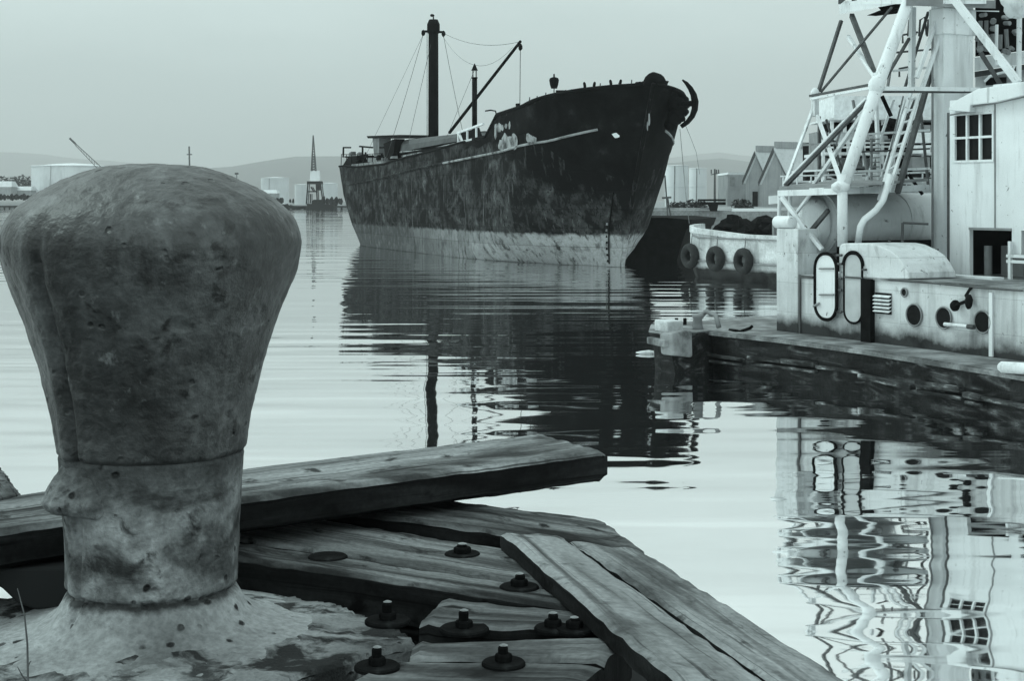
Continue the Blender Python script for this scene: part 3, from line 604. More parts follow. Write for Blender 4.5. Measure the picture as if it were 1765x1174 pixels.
for py in (465, 495, 520, 549): MB().tube([q(1486, py, -.1), q(1493, py, -.1)], .03, 6).build('door_clip', 'truss_dark', dp)
for py in (440, 455, 480, 500, 538): MB().tube([q(1442, py, -.14), q(1451, py, -.1)], .035, 6).build('hinge', 'truss_dark', dl)
# louvre
vt = MB(); a_, b_ = X(1510), X(1537); z0, z1 = ZZ(1523, 541), ZZ(1523, 505); vt.box(a_, b_, -.03, -.003, z0, z1); lv = vt.build('vent', 'ship_dark', barge)
vt = MB()
for i in range(5): zz = z0+.03+(z1-z0-.06)*(i+.5)/5; vt.hexa([(a_-.01, -.10, zz-.03), (b_+.01, -.10, zz-.03), (b_+.01, -.02, zz+.01), (a_-.01, -.02, zz+.01), (a_-.01, -.10, zz-.012), (b_+.01, -.10, zz-.012), (b_+.01, -.02, zz+.03), (a_-.01, -.02, zz+.03)])
vt.build('slats', 'white_clean', lv)
# portholes
for px, py, r_ in ((1577, 543, .245), (1628, 548, .235), (1695, 555, .235), (1560, 504, .085)):
    c = q(px, py, -.004); ph = MB().lathe([(r_, 0), (r_, .03)], c, 28, axis=(0, -1, 0)).build('porthole', 'black', barge)
    MB().torus(c+Vector((0, -.03, 0)), (0, 1, 0), r_+.012, .020, 32, 6).build('rim', 'grey_paint', ph, smooth=True)
lm = MB(); c = q(1670, 520, -.2); lm.blob(c+Vector((0, 0, 0)), .09, .09, .17, 10, 7); lm.tube([c, c+Vector((-.15, .05, .12)), c+Vector((-.1, .2, .35))], .035, 6); lm.tube([c+Vector((-.1, 0, 0)), c+Vector((-.45, .02, -.12))], .04, 6); lm.blob(c+Vector((-.48, .05, -.12)), .13, .1, .13, 10, 7)
lm.build('wall_lamp', 'ship_dark', barge, smooth=True)
MB().tube([q(1628, 559, -.12), q(1668, 563, -.12)], .045, 8).build('handrail_bar', 'white_clean', barge)
MB().tube([q(1668, 563, -.12), q(1679, 564, -.12)], .055, 8).build('bar_end', 'truss_dark', barge)
MB().tube([q(1532, 482, -.06), q(1600, 487, -.06), q(1690, 496, -.06), q(1762, 501, -.06)], .022, 5).build('roof_edge_moulding', 'truss_dark', barge)
rb = MB(); rb.box(X(1707), X(1713), -.05, -.003, 1.05, HT-.1); rb.build('wall_rib', 'white_clean', barge)
# air receiver tank lying athwart
tk = MB(); c = bp(1409, 387, 40.6); r_ = .81; c.z = 3.88; prof = [(0.01, -.20), (r_*.5, -.17), (r_*.85, -.09), (r_, .04), (r_, 5.1)]
tk.lathe(prof, c, 48, axis=(0, 1, 0)); tank = tk.build('air_tank', 'tank_grey', barge, smooth=False)
for p in tank.data.polygons: p.use_smooth = len(p.vertices) == 4
MB().lathe([(.03, 0), (r_*.5, -.02), (r_*.93, .07)], c+Vector((0, -.225, 0)), 40, axis=(0, 1, 0)).build('tank_end', 'white_clean', tank, smooth=True)
tb = MB(); tb.torus(c+Vector((0, .06, 0)), (0, 1, 0), r_, .03, 48, 6); tb.torus(c+Vector((0, 2.6, 0)), (0, 1, 0), r_, .02, 48, 6); tb.build('tank_band', 'tank_grey', tank, smooth=True)
cr_ = MB()
for yy in (.5, 3.3): cr_.box(c.x-.6, c.x+.6, c.y+yy, c.y+yy+.25, HT+.06, 3.2)
cr_.build('tank_cradle', 'truss_dark', barge)
# dark panel painting the shade under the tank, behind the hood
MB().box(c.x+.86, c.x+.95, 1.2, 5.4, HT+.062, 3.42).build('tank_shade_panel', 'ship_dark', barge)
# pipe
MB().tube([bp(1535, 300, 38), bp(1522, 345, 38), bp(1510, 362, 38), bp(1490, 378, 38), bp(1483, 390, 38), bp(1479, 420, 38.3)], .085, 10).build('vent_pipe', 'white_clean', barge, smooth=True)
fr = MB()
for a_, b_ in (((1556, 384), (1554, 478)), ((1556, 384), (1600, 386)), ((1556, 425), (1600, 425)), ((1533, 412), (1533, 445))): fr.tube([bp(*a_, 38), bp(*b_, 38)], .035, 6)
fr.build('pipe_frame', 'truss_dark', barge)
# lattice tower
def lattice(name, segs, m, rnd=False, par=barge):
    for (a_, Ya, b_, Yb, w_) in segs:
        p, r2 = bp(*a_, Ya), bp(*b_, Yb); b = MB()
        if rnd: b.tube([p, r2], w_/2, 10)
        else: b.beam(p, r2, w_, w_)
        b.build(name, m, par)
g = 1/66.0   # metres per picture pixel at the tower
lg = MB()
lg.tube([bp(1610, -120, 40), bp(1563, 8, 39.5), bp(1516, 138, 39), bp(1486, 225, 38.6), bp(1455, 318, 38.2)], [.15, .15, .165, .155, .155], 14); lg.tube([bp(1452, 300, 38.2), bp(1452, 425, 38.2)], [.13, .13], 12)
lg.build('main_leg', 'white', barge, smooth=True)
lattice('leg', [((1462, 62), 42.4, (1508, 132), 39.2, 6*g)], 'white')
lattice('leg', [((1450, 35), 42.5, (1411, 157), 42, 5.5*g)], 'truss_dark', )
lattice('leg', [((1468, 26), 42.3, (1511, 136), 39.2, 8*g)], 'truss_dark')
lattice('leg', [((1405, 160), 42, (1405, 200), 41.9, 10*g), ((1401, 188), 42, (1353, 318), 41, 5*g)], 'white')
lattice('cross_brace', [((1537, 12), 39.7, (1415, 158), 42, 3.5*g)], 'truss_dark')
lattice('cross_brace', [((1567, 66), 40.6, (1527, 134), 39.4, 4.5*g)], 'truss_dark')
lattice('cross_brace', [((1407, 195), 42, (1447, 306), 38.4, 6*g)], 'white')
lattice('cross_brace', [((1495, 173), 39.0, (1354, 320), 41, 6.5*g)], 'truss_dark')
lattice('cross_brace', [((1492, 169), 38.8, (1351, 315), 40.8, 3*g)], 'white')
lattice('cross_brace', [((1490, 192), 39.3, (1400, 322), 41.4, 6*g)], 'white')
lattice('horizontal_beam', [((1396, 165), 42, (1508, 144), 39.1, 4*g)], 'truss_dark')
lattice('horizontal_beam', [((1398, 170), 41.9, (1508, 150), 39.0, 4*g), ((1512, 152), 39.0, (1688, 154), 39.6, 7*g)], 'white')
lattice('horizontal_beam', [((1514, 158), 39.0, (1680, 158.5), 39.6, 3.5*g)], 'truss_dark')
for c, rr3 in ((bp(1510, 148, 38.9), (.2, .2, .28)), (bp(1405, 162, 42), (.13, .13, .18)), (bp(1449, 322, 38.2), (.24, .24, .16))): MB().blob(c, *rr3, 12, 8, .1).build('gusset', 'white', barge, smooth=True)
rn5 = random.Random(12)
for a_, Ya, b_, Yb, w_, m_ in (((1560, 172), 41.5, (1519, 305), 41, .05, 'white'), ((1578, 168), 41.8, (1541, 262), 41.6, .05, 'truss_dark'), ((1480, 232), 40.5, (1602, 224), 41.5, .06, 'white'), ((1472, 262), 40.5, (1602, 256), 41.5, .05, 'truss_dark'), ((1462, 296), 40.5, (1602, 290), 41.5, .06, 'white'),
        ((1412, 200), 43.5, (1412, 322), 43.5, .07, 'truss_dark'), ((1424, 205), 43.6, (1460, 322), 43.6, .06, 'truss_dark'), ((1455, 205), 43.6, (1418, 322), 43.6, .06, 'grey_paint'), ((1470, 172), 43, (1500, 322), 43, .06, 'grey_paint'), ((1540, 172), 43, (1490, 322), 43, .07, 'white'), ((1510, 175), 42, (1516, 322), 42, .09, 'white'), ((1502, 238), 42, (1502, 322), 42, .05, 'grey_paint'),
        ((1585, 172), 42.5, (1600, 320), 42.5, .06, 'truss_dark'), ((1550, 20), 42.5, (1530, 150), 42, .06, 'grey_paint'), ((1600, 20), 42.5, (1560, 150), 42, .06, 'truss_dark'), ((1538, 122), 41.5, (1600, 116), 41.5, .06, 'white'), ((1545, 90), 41.8, (1612, 84), 41.8, .05, 'truss_dark'), ((1380, 250), 43, (1442, 246), 42, .05, 'grey_paint'), ((1360, 296), 42.5, (1445, 292), 41, .05, 'white')):
    MB().beam(bp(*a_, Ya), bp(*b_, Yb), w_).build('lattice_bar', m_, barge)
for i in range(11):
    f = i/10; MB().beam(bp(1499-35*0, 240+8*i, 41.9), bp(1516, 239+8*i, 41.9), .035).build('lattice_rung', 'grey_paint', barge)
for px in range(1350, 1600, 24): MB().tube([bp(px, 322-.03*(px-1345), 43.2), bp(px, 304-.03*(px-1345), 43.2)], .025, 5).build('guard_post', 'white', barge)
MB().tube([bp(1345, 304, 43.2), bp(1600, 297, 43.2)], .025, 5).build('guard_rail', 'white', barge)
# base platform of the tower
pf = MB(); pf.prism([bp(1343, 326, 40.9), bp(1449, 322, 38.2), bp(1520, 318, 37.9), bp(1600, 312, 41), bp(1500, 312, 44), bp(1400, 318, 43.5)], (0, 0, .07)); pf.build('tower_platform', 'grey_paint', barge)
pf = MB()
for a_, b_, Y_ in (((1342, 328), (1449, 324), (40.9, 38.2)), ((1449, 324), (1600, 318), (38.2, 40.5))): pf.beam(bp(*a_, Y_[0])-Vector((0, 0, .08)), bp(*b_, Y_[1])-Vector((0, 0, .08)), .07, .16)
for px in (1344, 1362): pf.tube([bp(px, 330, 40.9), bp(px-2, 392, 40.9)], .05, 8)
pf.build('platform_edge', 'white', barge)
xb = MB(); xb.beam(bp(1347, 340, 40.2), bp(1417, 430, 39.2), .10); xb.build('cross_brace', 'white', barge)
xb = MB(); xb.beam(bp(1428, 362, 39.3), bp(1396, 400, 39.8), .10); xb.build('cross_brace', 'truss_dark', barge)
for a_, Ya, b_, Yb, w_ in (((1400, 396), 39.8, (1374, 432), 39.9, .09), ((1400, 330), 39.6, (1372, 368), 40.2, .07)): MB().beam(bp(*a_, Ya), bp(*b_, Yb), w_).build('cross_brace', 'white', barge)
# head platform
hp = MB(); hp.prism([bp(1447, 8, 42.6), bp(1560, 6, 39.4), bp(1700, 6, 39.8), bp(1700, 4, 43), bp(1500, 4, 46)], (0, 0, .10)); hp.build('head_platform', 'white', barge)
hp = MB(); hp.hexa([bp(1447, 24, 42.6), bp(1562, 3, 39.4), bp(1562, 3, 39.9), bp(1447, 24, 43), bp(1447, 6, 42.6), bp(1562, -18, 39.4), bp(1562, -18, 39.9), bp(1447, 6, 43)]); hp.build('head_girder', 'white_clean', barge)
hp = MB(); hp.hexa([bp(1562, 9, 39.3), bp(1716, 14, 40), bp(1716, 14, 40.4), bp(1562, 9, 39.8), bp(1562, -4, 39.3), bp(1716, 0, 40), bp(1716, 0, 40.4), bp(1562, -4, 39.8)]); hp.build('head_girder', 'grey_paint', barge)
hp = MB(); hp.prism([bp(1494, 26, 40.6), bp(1535, 10, 40.4), bp(1560, 8, 40.2), bp(1530, 22, 40.5)], (0, .3, 0)); hp.prism([bp(1505, 2, 41.5), bp(1545, -8, 41), bp(1541, 8, 41), bp(1518, 17, 41.4)], (0, .5, 0)); hp.build('sheave_bracket', 'ship_dark', barge)
hp = MB()
for a_, b_ in (((1447, 6), (1447, -60)), ((1470, 4), (1470, -60)), ((1447, -4), (1520, -22)), ((1500, 0), (1500, -60)), ((1447, 4), (1470, -14)), ((1470, 2), (1495, -20))): hp.beam(bp(*a_, 42.3), bp(*b_, 42), .07)
hp.build('head_rail', 'truss_dark', barge)
# inner posts, ladders
lattice('inner_post', [((1573, 12), 41, (1571, 150), 41, 9*g)], 'white')
ldm = MB()
for (a_, b_) in (((1623, 8), (1580, 134)), ((1634, 22), (1590, 150))): ldm.beam(bp(*a_, 40.2), bp(*b_, 39.8), 6*g)
ldm.build('ladder', 'white', barge)
ldm = MB()
for (a_, b_) in (((1570, 160), (1515, 345)), ((1585, 160), (1532, 330))): ldm.beam(bp(*a_, 39.6), bp(*b_, 38.4), 5*g)
for i in range(9):
    f = (i+.5)/9; ldm.tube([bp(1570-55*f, 160+185*f, 39.6-1.2*f), bp(1585-53*f, 160+170*f, 39.6-1.2*f)], .03, 5)
ldm.build('ladder', 'white', barge)
lattice('stair_string', [((1606, 118), 40.4, (1547, 332), 39, 8*g)], 'truss_dark')
lattice('stair_string', [((1596, 158), 41.5, (1561, 300), 41.5, 4*g), ((1557, 165), 41, (1524, 300), 41, 2.5*g)], 'grey_paint')
lattice('cross_brace', [((1552, 180), 42, (1565, 205), 42, 7*g), ((1566, 300), 41, (1590, 335), 41, 5*g), ((1520, 165), 42, (1536, 200), 42, 6*g)], 'ship_dark')
for px, py in ((1556, 60), (1550, 118)): MB().tube([bp(px, py+14, 41.5), bp(px, py, 41.5), bp(px+26, py-5, 41.5)], .03, 5).build('bracket', 'truss_dark', barge)
for px in (1565, 1584, 1598): MB().tube([bp(px, 62, 42), bp(px+2, 34, 42), bp(px+10, 28, 42), bp(px+13, 60, 42)], .03, 5).build('ladder_hoop', 'truss_dark', barge)
# round mast column
c0 = bp(1604, 250, 40.3); c1 = bp(1629, 250, 39.6)
mc = MB(); xA = c0.x; yA = c0.y; mc.box(xA, xA+.5, yA, yA+1.05, HT+.06, 12.5); mc.build('crane_column', 'white_clean', barge, bevel=.04)
mc = MB(); mc.box(xA-.03, xA+.55, yA-.05, yA+1.1, 8.9, 9.6); mc.build('column_collar', 'white', barge, bevel=.03)
mc = MB(); mc.tube([(xA+.18, yA-.10, HT+.06), (xA+.18, yA-.10, 9)], .03, 6); mc.build('column_pipe', 'grey_paint', barge)
dg = MB(); dg.beam(bp(1643, -4, 38.6), bp(1755, 142, 37.4), .17); dg.build('stay_strut', 'white', barge)
dg = MB(); dg.beam(bp(1648, -4, 38.7), bp(1760, 142, 37.5), .07); dg.beam(bp(1690, 90, 40), bp(1725, 146, 40), .10); dg.build('stay_strut', 'truss_dark', barge)
# crane cabin
D = 2.5; xl = q(1637, 300, D).x; xr = xl+7
cz = lambda px, py: q(px, py, D).z
e0 = cz(1645, 193); wx0 = q(1645, 236, D).x; wx1 = q(1712, 236, D).x; wz0 = cz(1678, 277.5); wz1 = cz(1678, 195.5); lz = cz(1700, 396); fz = HT+.06
cb = MB()
cb.box(xl, wx0, D, D+.12, lz, e0+.3); cb.box(wx0, wx1, D, D+.12, lz, wz0); cb.box(wx0, wx1, D, D+.12, wz1, e0+.3); cb.box(wx1, xr, D, D+.12, lz, e0+.6)
cb.box(xl, xl+.10, D+.12, D+3, lz, e0+.3)
ox0 = q(1671, 430, D).x; ox1 = q(1744, 430, D).x
cb.box(xl, ox0, D, D+.12, fz, lz); cb.box(ox1, ox1+.30, D, D+.12, fz+.55, lz)
cw = cb.build('cabin_wall', 'white_clean', barge)
MB().box(xl+.1, xr, D+2.3, D+2.4, fz, lz).build('cabin_back', 'ship_dark', barge); MB().box(xl+.13, xl+.2, D+.13, D+2.28, fz+.005, lz-.01).build('cabin_inner_wall', 'ship_dark', barge)
MB().box(ox0, xr, D+.15, D+2.3, lz, lz+.05).build('cabin_floor', 'ship_dark', barge)
eq = MB(); eq.box(ox0+.15, ox0+.9, D+.9, D+1.6, fz, fz+.75); eq.tube([(ox0+.12, D+.5, fz), (ox0+.12, D+.5, fz+.75)], .1, 10); eq.build('winch_drum', 'grey_paint', barge)
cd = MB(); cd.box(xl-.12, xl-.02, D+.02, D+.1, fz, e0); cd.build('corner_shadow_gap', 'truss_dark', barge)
mo = MB()
mo.box(q(1715, 300, D).x-.02, q(1715, 300, D).x+.03, D-.012, D-.002, lz, e0+.3); mo.box(ox0, ox1, D-.03, D-.004, lz-.01, lz+.05); mo.build('wall_moulding', 'grey_paint', barge)
win = MB().box(wx0, wx1, D+.06, D+.07, wz0, wz1).build('window', 'glass', barge)
wm = MB(); t_ = .028
for i in range(4): x_ = wx0+(wx1-wx0)*i/3; wm.box(x_-t_, x_+t_, D-.02, D+.05, wz0, wz1)
for i in range(3): z_ = wz0+(wz1-wz0)*i/2; wm.box(wx0-t_, wx1+t_, D-.024, D+.055, z_-t_, z_+t_)
wm.build('window_frame', 'white', win)
rf = MB(); rp_ = [q(1634, 190, D-.2), q(1637, 182, D-.2), q(1652, 170, D-.2), q(1684, 153, D-.2), q(1725, 146, D-.2), q(1770, 140, D-.2)]
rise = rp_[-1].z; top_ = [Vector((p.x, p.y, p.z)) for p in rp_] + [Vector((xr+.3, D-.2, rise+.1)), Vector((xr+.3, D-.2, rise-.35))] + [q(1770, 163, D-.2), q(1716, 176, D-.2), q(1672, 181, D-.2), q(1671, 193, D-.2)]
rf.prism(top_, (0, 3.6, 0)); rf.build('cabin_roof', 'white_clean', barge, bevel=.02)
ev = MB(); ev.tube([q(1637, 198, D-.1), q(1670, 193, D-.1), q(1671, 184, D-.1), q(1714, 178, D-.1), q(1768, 166, D-.1)], .022, 5); ev.build('eave_line', 'grey_paint', barge)
# right-hand rail and window by the cabin
rl = MB(); rl.box(ox1+.3, ox1+1.2, D+.3, D+.36, fz+1.0, lz); rl.build('cabin_side_window', 'glass', barge)
rl = MB()
for dz in (.42, .55): rl.beam((ox1-.05, D-.1, fz+dz), (ox1+1.5, D-.1, fz+dz), .07)
rl.beam((ox1+.05, D-.1, fz), (ox1+.05, D-.1, fz+.9), .08); rl.beam((ox1+.7, D-.1, fz), (ox1+.7, D-.1, fz+1.4), .07); rl.beam((ox1+.3, D+.25, fz+1.35), (ox1+1.3, D+.25, fz+1.35), .06); rl.build('cabin_rail', 'white', barge)
MB().box(ox0-.2, ox1+.1, D-.75, D-.35, fz, fz+.05).build('step_board', 'white', barge)
# machinery above the cabin, canvas roll
mb_ = MB(); mb_.hexa([bp(1681, 97, 42), bp(1790, 84, 41), bp(1790, 84, 43), bp(1681, 97, 44), bp(1681, 8, 42), bp(1790, -20, 41), bp(1790, -20, 43), bp(1681, 8, 44)]); mb_.build('machinery_house', 'ship_dark', barge)
mb_ = MB(); mb_.hexa([bp(1680, 122, 41.6), bp(1790, 106, 40.6), bp(1790, 106, 42.8), bp(1680, 122, 43.8), bp(1680, 99, 41.6), bp(1790, 85, 40.6), bp(1790, 85, 42.8), bp(1680, 99, 43.8)]); mb_.build('machinery_deck', 'white_clean', barge)
mb_ = MB(); mb_.hexa([bp(1680, 133, 41.8), bp(1790, 116, 40.8), bp(1790, 116, 42.4), bp(1680, 133, 43.4), bp(1680, 123, 41.8), bp(1790, 107, 40.8), bp(1790, 107, 42.4), bp(1680, 123, 43.4)]); mb_.build('deck_girder', 'truss_dark', barge)
mb_ = MB(); mb_.hexa([bp(1681, 170, 42.2), bp(1790, 160, 41.2), bp(1790, 160, 43), bp(1681, 170, 44), bp(1681, 133, 42.2), bp(1790, 116, 41.2), bp(1790, 116, 43), bp(1681, 133, 44)]); mb_.build('lower_machinery_wall', 'white', barge)
mb_ = MB(); mb_.hexa([bp(1699, 147, 41), bp(1735, 145, 40.8), bp(1735, 145, 41.6), bp(1699, 147, 41.8), bp(1699, 134, 41), bp(1735, 132, 40.8), bp(1735, 132, 41.6), bp(1699, 134, 41.8)]); mb_.build('motor_box', 'ship_dark', barge)
lattice('machinery_post', [((1718, 42), 40.8, (1717, 112), 40.8, 6*g), ((1757, 26), 40, (1756, 142), 40, 9*g), ((1682, 18), 40.6, (1722, 19), 40.6, 2*g)], 'white', rnd=True)
mg = MB()
rnd = random.Random(3)
for i in range(16):
    px = rnd.uniform(1686, 1750); py = rnd.uniform(25, 92); mg.tube([bp(px, py, 41.2), bp(px+rnd.uniform(-6, 12), py+rnd.uniform(-3, 3), 41.0)], .05+.04*rnd.random(), 7)
for i in range(5): mg.tube([bp(1688+i*12, 90-i*2, 41.4), bp(1688+i*12+rnd.uniform(-3, 3), 60-rnd.uniform(0, 25), 41.4)], .06, 7)
mg.build('machinery_gear', 'grey_paint', barge)
cv = MB(); cv.blob(bp(1756, 4, 39.4), .42, .42, .42, 20, 12, .3, 3); cv.build('canvas_bundle', 'white_clean', barge, smooth=True)
MB().tube([bp(1697, 140, 40.8), bp(1706, 131, 40.8), bp(1722, 126, 40.8), bp(1745, 121, 40.6), bp(1749, 112, 40.6)], .04, 6).build('bent_pipe', 'white', barge)
MB().box(X(1378), X(1402), -.006, -.002, 1.1, HT-.1).build('grey_panel', 'grey_paint', barge) if False else None
# pale logs floating against / lying on the barge edge
for i, (px0, py0, px1, py1, z_, r_, lab) in enumerate(((1722, 634, 1830, 644, 1.12, .115, 'pale cylindrical log fender lying nearest along the barge edge'), (1745, 609, 1830, 622, 1.14, .10, 'shorter pale log fender behind, against the deckhouse wall'))):
    a_ = BF.o+BF.a*BF.z(px0, py0, z_).x+BF.b*BF.z(px0, py0, z_).y; b_ = BF.o+BF.a*BF.z(px1, py1, z_).x+BF.b*BF.z(px1, py1, z_).y; a_ = Vector((a_.x, a_.y, z_+.02)); b_ = Vector((b_.x, b_.y, z_+.02)); d_ = (b_-a_).normalized()
    MB().tube([a_, a_+d_*.06, a_.lerp(b_, .5)+Vector((0, 0, .01)), b_], [r_*.6, r_, r_*1.05, r_], 14).build('log_fender', 'white_clean', smooth=True, label=lab, cat='log fender', group='pale log fenders on the barge')
for px, py, ln, lab in ((1096, 608, .55, 'small white float on the water left of the barge bow'), (1752, 712, .5, 'small white float on dark water beside the barge hull')):
    c = Z(px, py, .04); MB().tube([c, c+Vector((.15, 0, .0)), c+Vector((ln*.7, .02, .01)), c+Vector((ln, .03, .0))], [.015, .05, .065, .05], 10).build('float', 'white_clean', smooth=True, label=lab, cat='float', group='white floats on the water')

# ------------------------------------------------------------------ white vessel moored behind the crane barge
wv = empty('moored_vessel', (14, 60, 0), 0, 'pale ship with stacked open decks moored behind the lattice crane tower', 'ship')
def wp(px, py, Y=60): p = P(px, py, Y); return Vector((p.x-14, p.y-60, p.z))
def wbox(px0, px1, py0, py1, Y=60, dep=1.0):
    return MB().hexa([wp(px0, py1, Y), wp(px1, py1, Y), wp(px1, py1, Y)+Vector((0, dep, 0)), wp(px0, py1, Y)+Vector((0, dep, 0)), wp(px0, py0, Y), wp(px1, py0, Y), wp(px1, py0, Y)+Vector((0, dep, 0)), wp(px0, py0, Y)+Vector((0, dep, 0))])
M['vessel'] = mat('vessel_pale_paint', [(.25, .48), (.75, .66)], .6, rough=.6, streak=(2, .3, .58, .8, .3), fine=5)
for nm, a_, mm_, Y_, dp_ in (('hull_side', (1425, 1900, 332, 560), 'vessel', 60, 4), ('upper_wall', (1438, 1900, 165, 203), 'vessel', 60, 3), ('deck_slab', (1430, 1900, 203, 206), 'vessel', 59, 4), ('window_band', (1434, 1900, 206, 226), 'ship_dark', 61, 2), ('bulwark', (1436, 1900, 226, 241), 'vessel', 59.6, 3),
        ('lower_recess', (1424, 1900, 240, 286), 'ship_dark', 62, 5), ('deck_slab', (1420, 1900, 262, 267), 'vessel', 59.2, 4), ('bulwark', (1420, 1530, 272, 290), 'grey_paint', 60.2, 4), ('bulwark', (1500, 1900, 292, 303), 'vessel', 59.4, 5), ('deckhouse', (1420, 1900, 300, 333), 'vessel', 60.4, 3)):
    wbox(a_[0], a_[1], a_[2], a_[3], Y_, dp_).build(nm, mm_, wv)
vr = MB(); rnd = random.Random(5)
for px in (1419, 1447, 1462, 1489, 1521, 1540, 1566, 1590): vr.beam(wp(px, 286, 59.3), wp(px, 240, 59.3), .11)
for px in range(1412, 1610, 22): vr.beam(wp(px, 228, 59.2), wp(px, 205, 59.2), .12)
for py in (247, 254): vr.beam(wp(1424, py, 59.1), wp(1620, py-3, 59.1), .07)
vr.build('deck_stanchions', 'vessel', wv)
vd = MB()
for _ in range(26):
    px = rnd.uniform(1420, 1600); py = rnd.uniform(268, 326); w_ = rnd.uniform(6, 26); h_ = rnd.uniform(2, 5)
    vd.hexa([wp(px, py+h_, 58.9), wp(px+w_, py+h_, 58.9), wp(px+w_, py+h_, 59.6), wp(px, py+h_, 59.6), wp(px, py, 58.9), wp(px+w_, py, 58.9), wp(px+w_, py, 59.6), wp(px, py, 59.6)])
vd.build('deck_fittings', 'truss_dark', wv)
wbox(1573, 1603, 270, 295, 58.4, 1).build('water_tank', 'grey_paint', wv); wbox(1570, 1603, 296, 305, 58.2, 1).build('lifeboat_cover', 'ship_dark', wv); wbox(1568, 1604, 215, 228, 58.3, 1).build('lifeboat_cover', 'grey_paint', wv); wbox(1576, 1604, 228, 246, 58.2, 1).build('lifeboat', 'vessel', wv); wbox(1572, 1604, 250, 264, 58.1, .8).build('lifeboat', 'vessel', wv)
wbox(1388, 1404, 294, 311, 59, .5).build('dark_port', 'black', wv); wbox(1411, 1425, 226, 300, 60.5, 2).build('side_house', 'grey_paint', wv)
for px, py in ((1500, 222), (1530, 222), (1552, 222), (1536, 212), (1540, 227), (1548, 238), (1560, 300), (1440, 296)): MB().blob(wp(px, py, 58.5), .28, .25, .22, 9, 6, .7, py).build('winch_gear', 'ship_dark', wv)

# ------------------------------------------------------------------ white work boat with tyres
TB = Frame(P(1181, 477, 88.6).xy.to_3d(), (.456, -.890))
tb_ = empty('work_boat', TB.o, TB.rz, 'long pale work boat with a dark heap on board, hung with tyres', 'boat')
lng = 17; hm = MB(); V = []; K = 24
for i in range(K+1):
    s = -.2+lng*(i/K)**1.5; f = min(1, (s+.25)/1.1); hb_ = 2.3*(1-(1-f)**2)**.5; off = 2.3-hb_
    zt = 2.95-.35*min(1, s/6)+.15*(1-f)
    for (yy, zz) in ((off+.5, -.5), (off+.12, .4), (off-.02, 1.3), (off, zt-.35), (off-.06, zt-.3), (off-.06, zt), (off+.25, zt), (off+.3, zt-.8), (4.6-off-.3, zt-.8), (4.6-off-.2, zt), (4.6-off, zt), (4.6-off, .4), (4.6-off-.3, -.5)):
        V.append((s-.5*(zz > 1)*(1-f)-.0, yy, zz))
m_ = 13; hm.add(V, [(i*m_+j, (i+1)*m_+j, (i+1)*m_+(j+1) % m_, i*m_+(j+1) % m_) for i in range(K) for j in range(m_)] + [tuple(range(m_)), tuple(range(K*m_, K*m_+m_))[::-1]])
M['boat_hull'] = mat('stained_boat_hull', [(.3, .34), (.5, .5), (.7, .64)], .8, detail=9, rough=.6, bump=.3, zones=[(2, .55, .75, .03, .3)], streak=(1.2, .25, .55, .75, .16), dark=(.8, .62, .72, .12, (1, 1, 2)), fine=8)
hl = hm.build('hull', 'boat_hull', tb_)
b = MB()
for zz, r_ in ((2.35, .05), (1.0, .07)): b.tube([(s, (2.3-2.3*(1-(1-min(1, (s+.25)/1.1))**2)**.5)-.06, zz+(.12 if s < 1 else 0)) for s in [.25+i*.6 for i in range(27)]], r_, 6)
b.build('rubbing_rail', 'grey_paint', hl); MB().prism([(-.9, 2.0, 1.2), (.5, .9, .6), (.8, .9, 1.5), (-.2, 2.1, 1.75)], (0, .5, 0)).build('stem_fender', 'boat_white', hl, bevel=.05)
b = MB()
for i in range(9): b.blob((2.0+i*.62, 1.6, 2.75+.28*math.sin(i*1.1)), .7, .9, .55+.15*math.sin(i*2.3), 9, 6, .5, i)
b.build('dark_cargo_heap', 'ship_dark', tb_)
b = MB(); b.box(10.2, 17, .8, 3, 2.2, 3.25); b.build('dark_cargo_box', 'ship_dark', tb_)
b = MB()
for i in range(4): b.beam((7.9+i*.45, .5, 2.2), (7.9+i*.45, .5, 3.3), .16)
b.tube([(8.9, .3, 2.9), (10.3, .2, 2.9)], .12, 8); b.build('samson_posts', 'grey_paint', tb_)
tyre0 = None
for i, (px, py, lab) in enumerate(((1189, 441, 'leftmost of three tyres hung on the pale work boat, nearest its bow'), (1233, 446, 'middle one of three tyres hung along the pale work boat'), (1281, 450, 'rightmost of three tyres on the work boat, its open centre visible'))):
    l = TB.q(px, py, -.32 if i else -.22); c = TB.o+TB.a*l.x+TB.b*l.y; c.z = l.z
    if tyre0 is None:
        tyre0 = empty('tyre_fender', c, TB.rz); t = MB().torus((0, 0, 0), (0, 1, 0), .52, .22, 30, 10).build('tyre', 'rubber', tyre0, smooth=True); r_ = MB().tube([(0, .1, .6), (.03, .15, 1.3)], .03, 5).build('rope', 'grey_paint', tyre0); tr = tyre0
    else:
        tr = tyre0.copy(); C.objects.link(tr); tr.location = c
        for ch in list(tyre0.children): k_ = ch.copy(); C.objects.link(k_); k_.parent = tr
    tag(tr, lab, 'tyre', 'tyres hung on the work boat')
# black lighter beyond the bow
bl_ = MB(); bl_.prism([P(1060, 452, 112), P(1166, 452, 112), P(1170, 437, 112), P(1183, 396, 112), P(1187, 393, 112), P(1192, 379, 112), P(1150, 375, 112), P(1060, 375, 112)], (4, 16, 0)).build('black_lighter', 'ship_dark', label='black hulled lighter lying between the ship bow and the work boat', cat='barge')

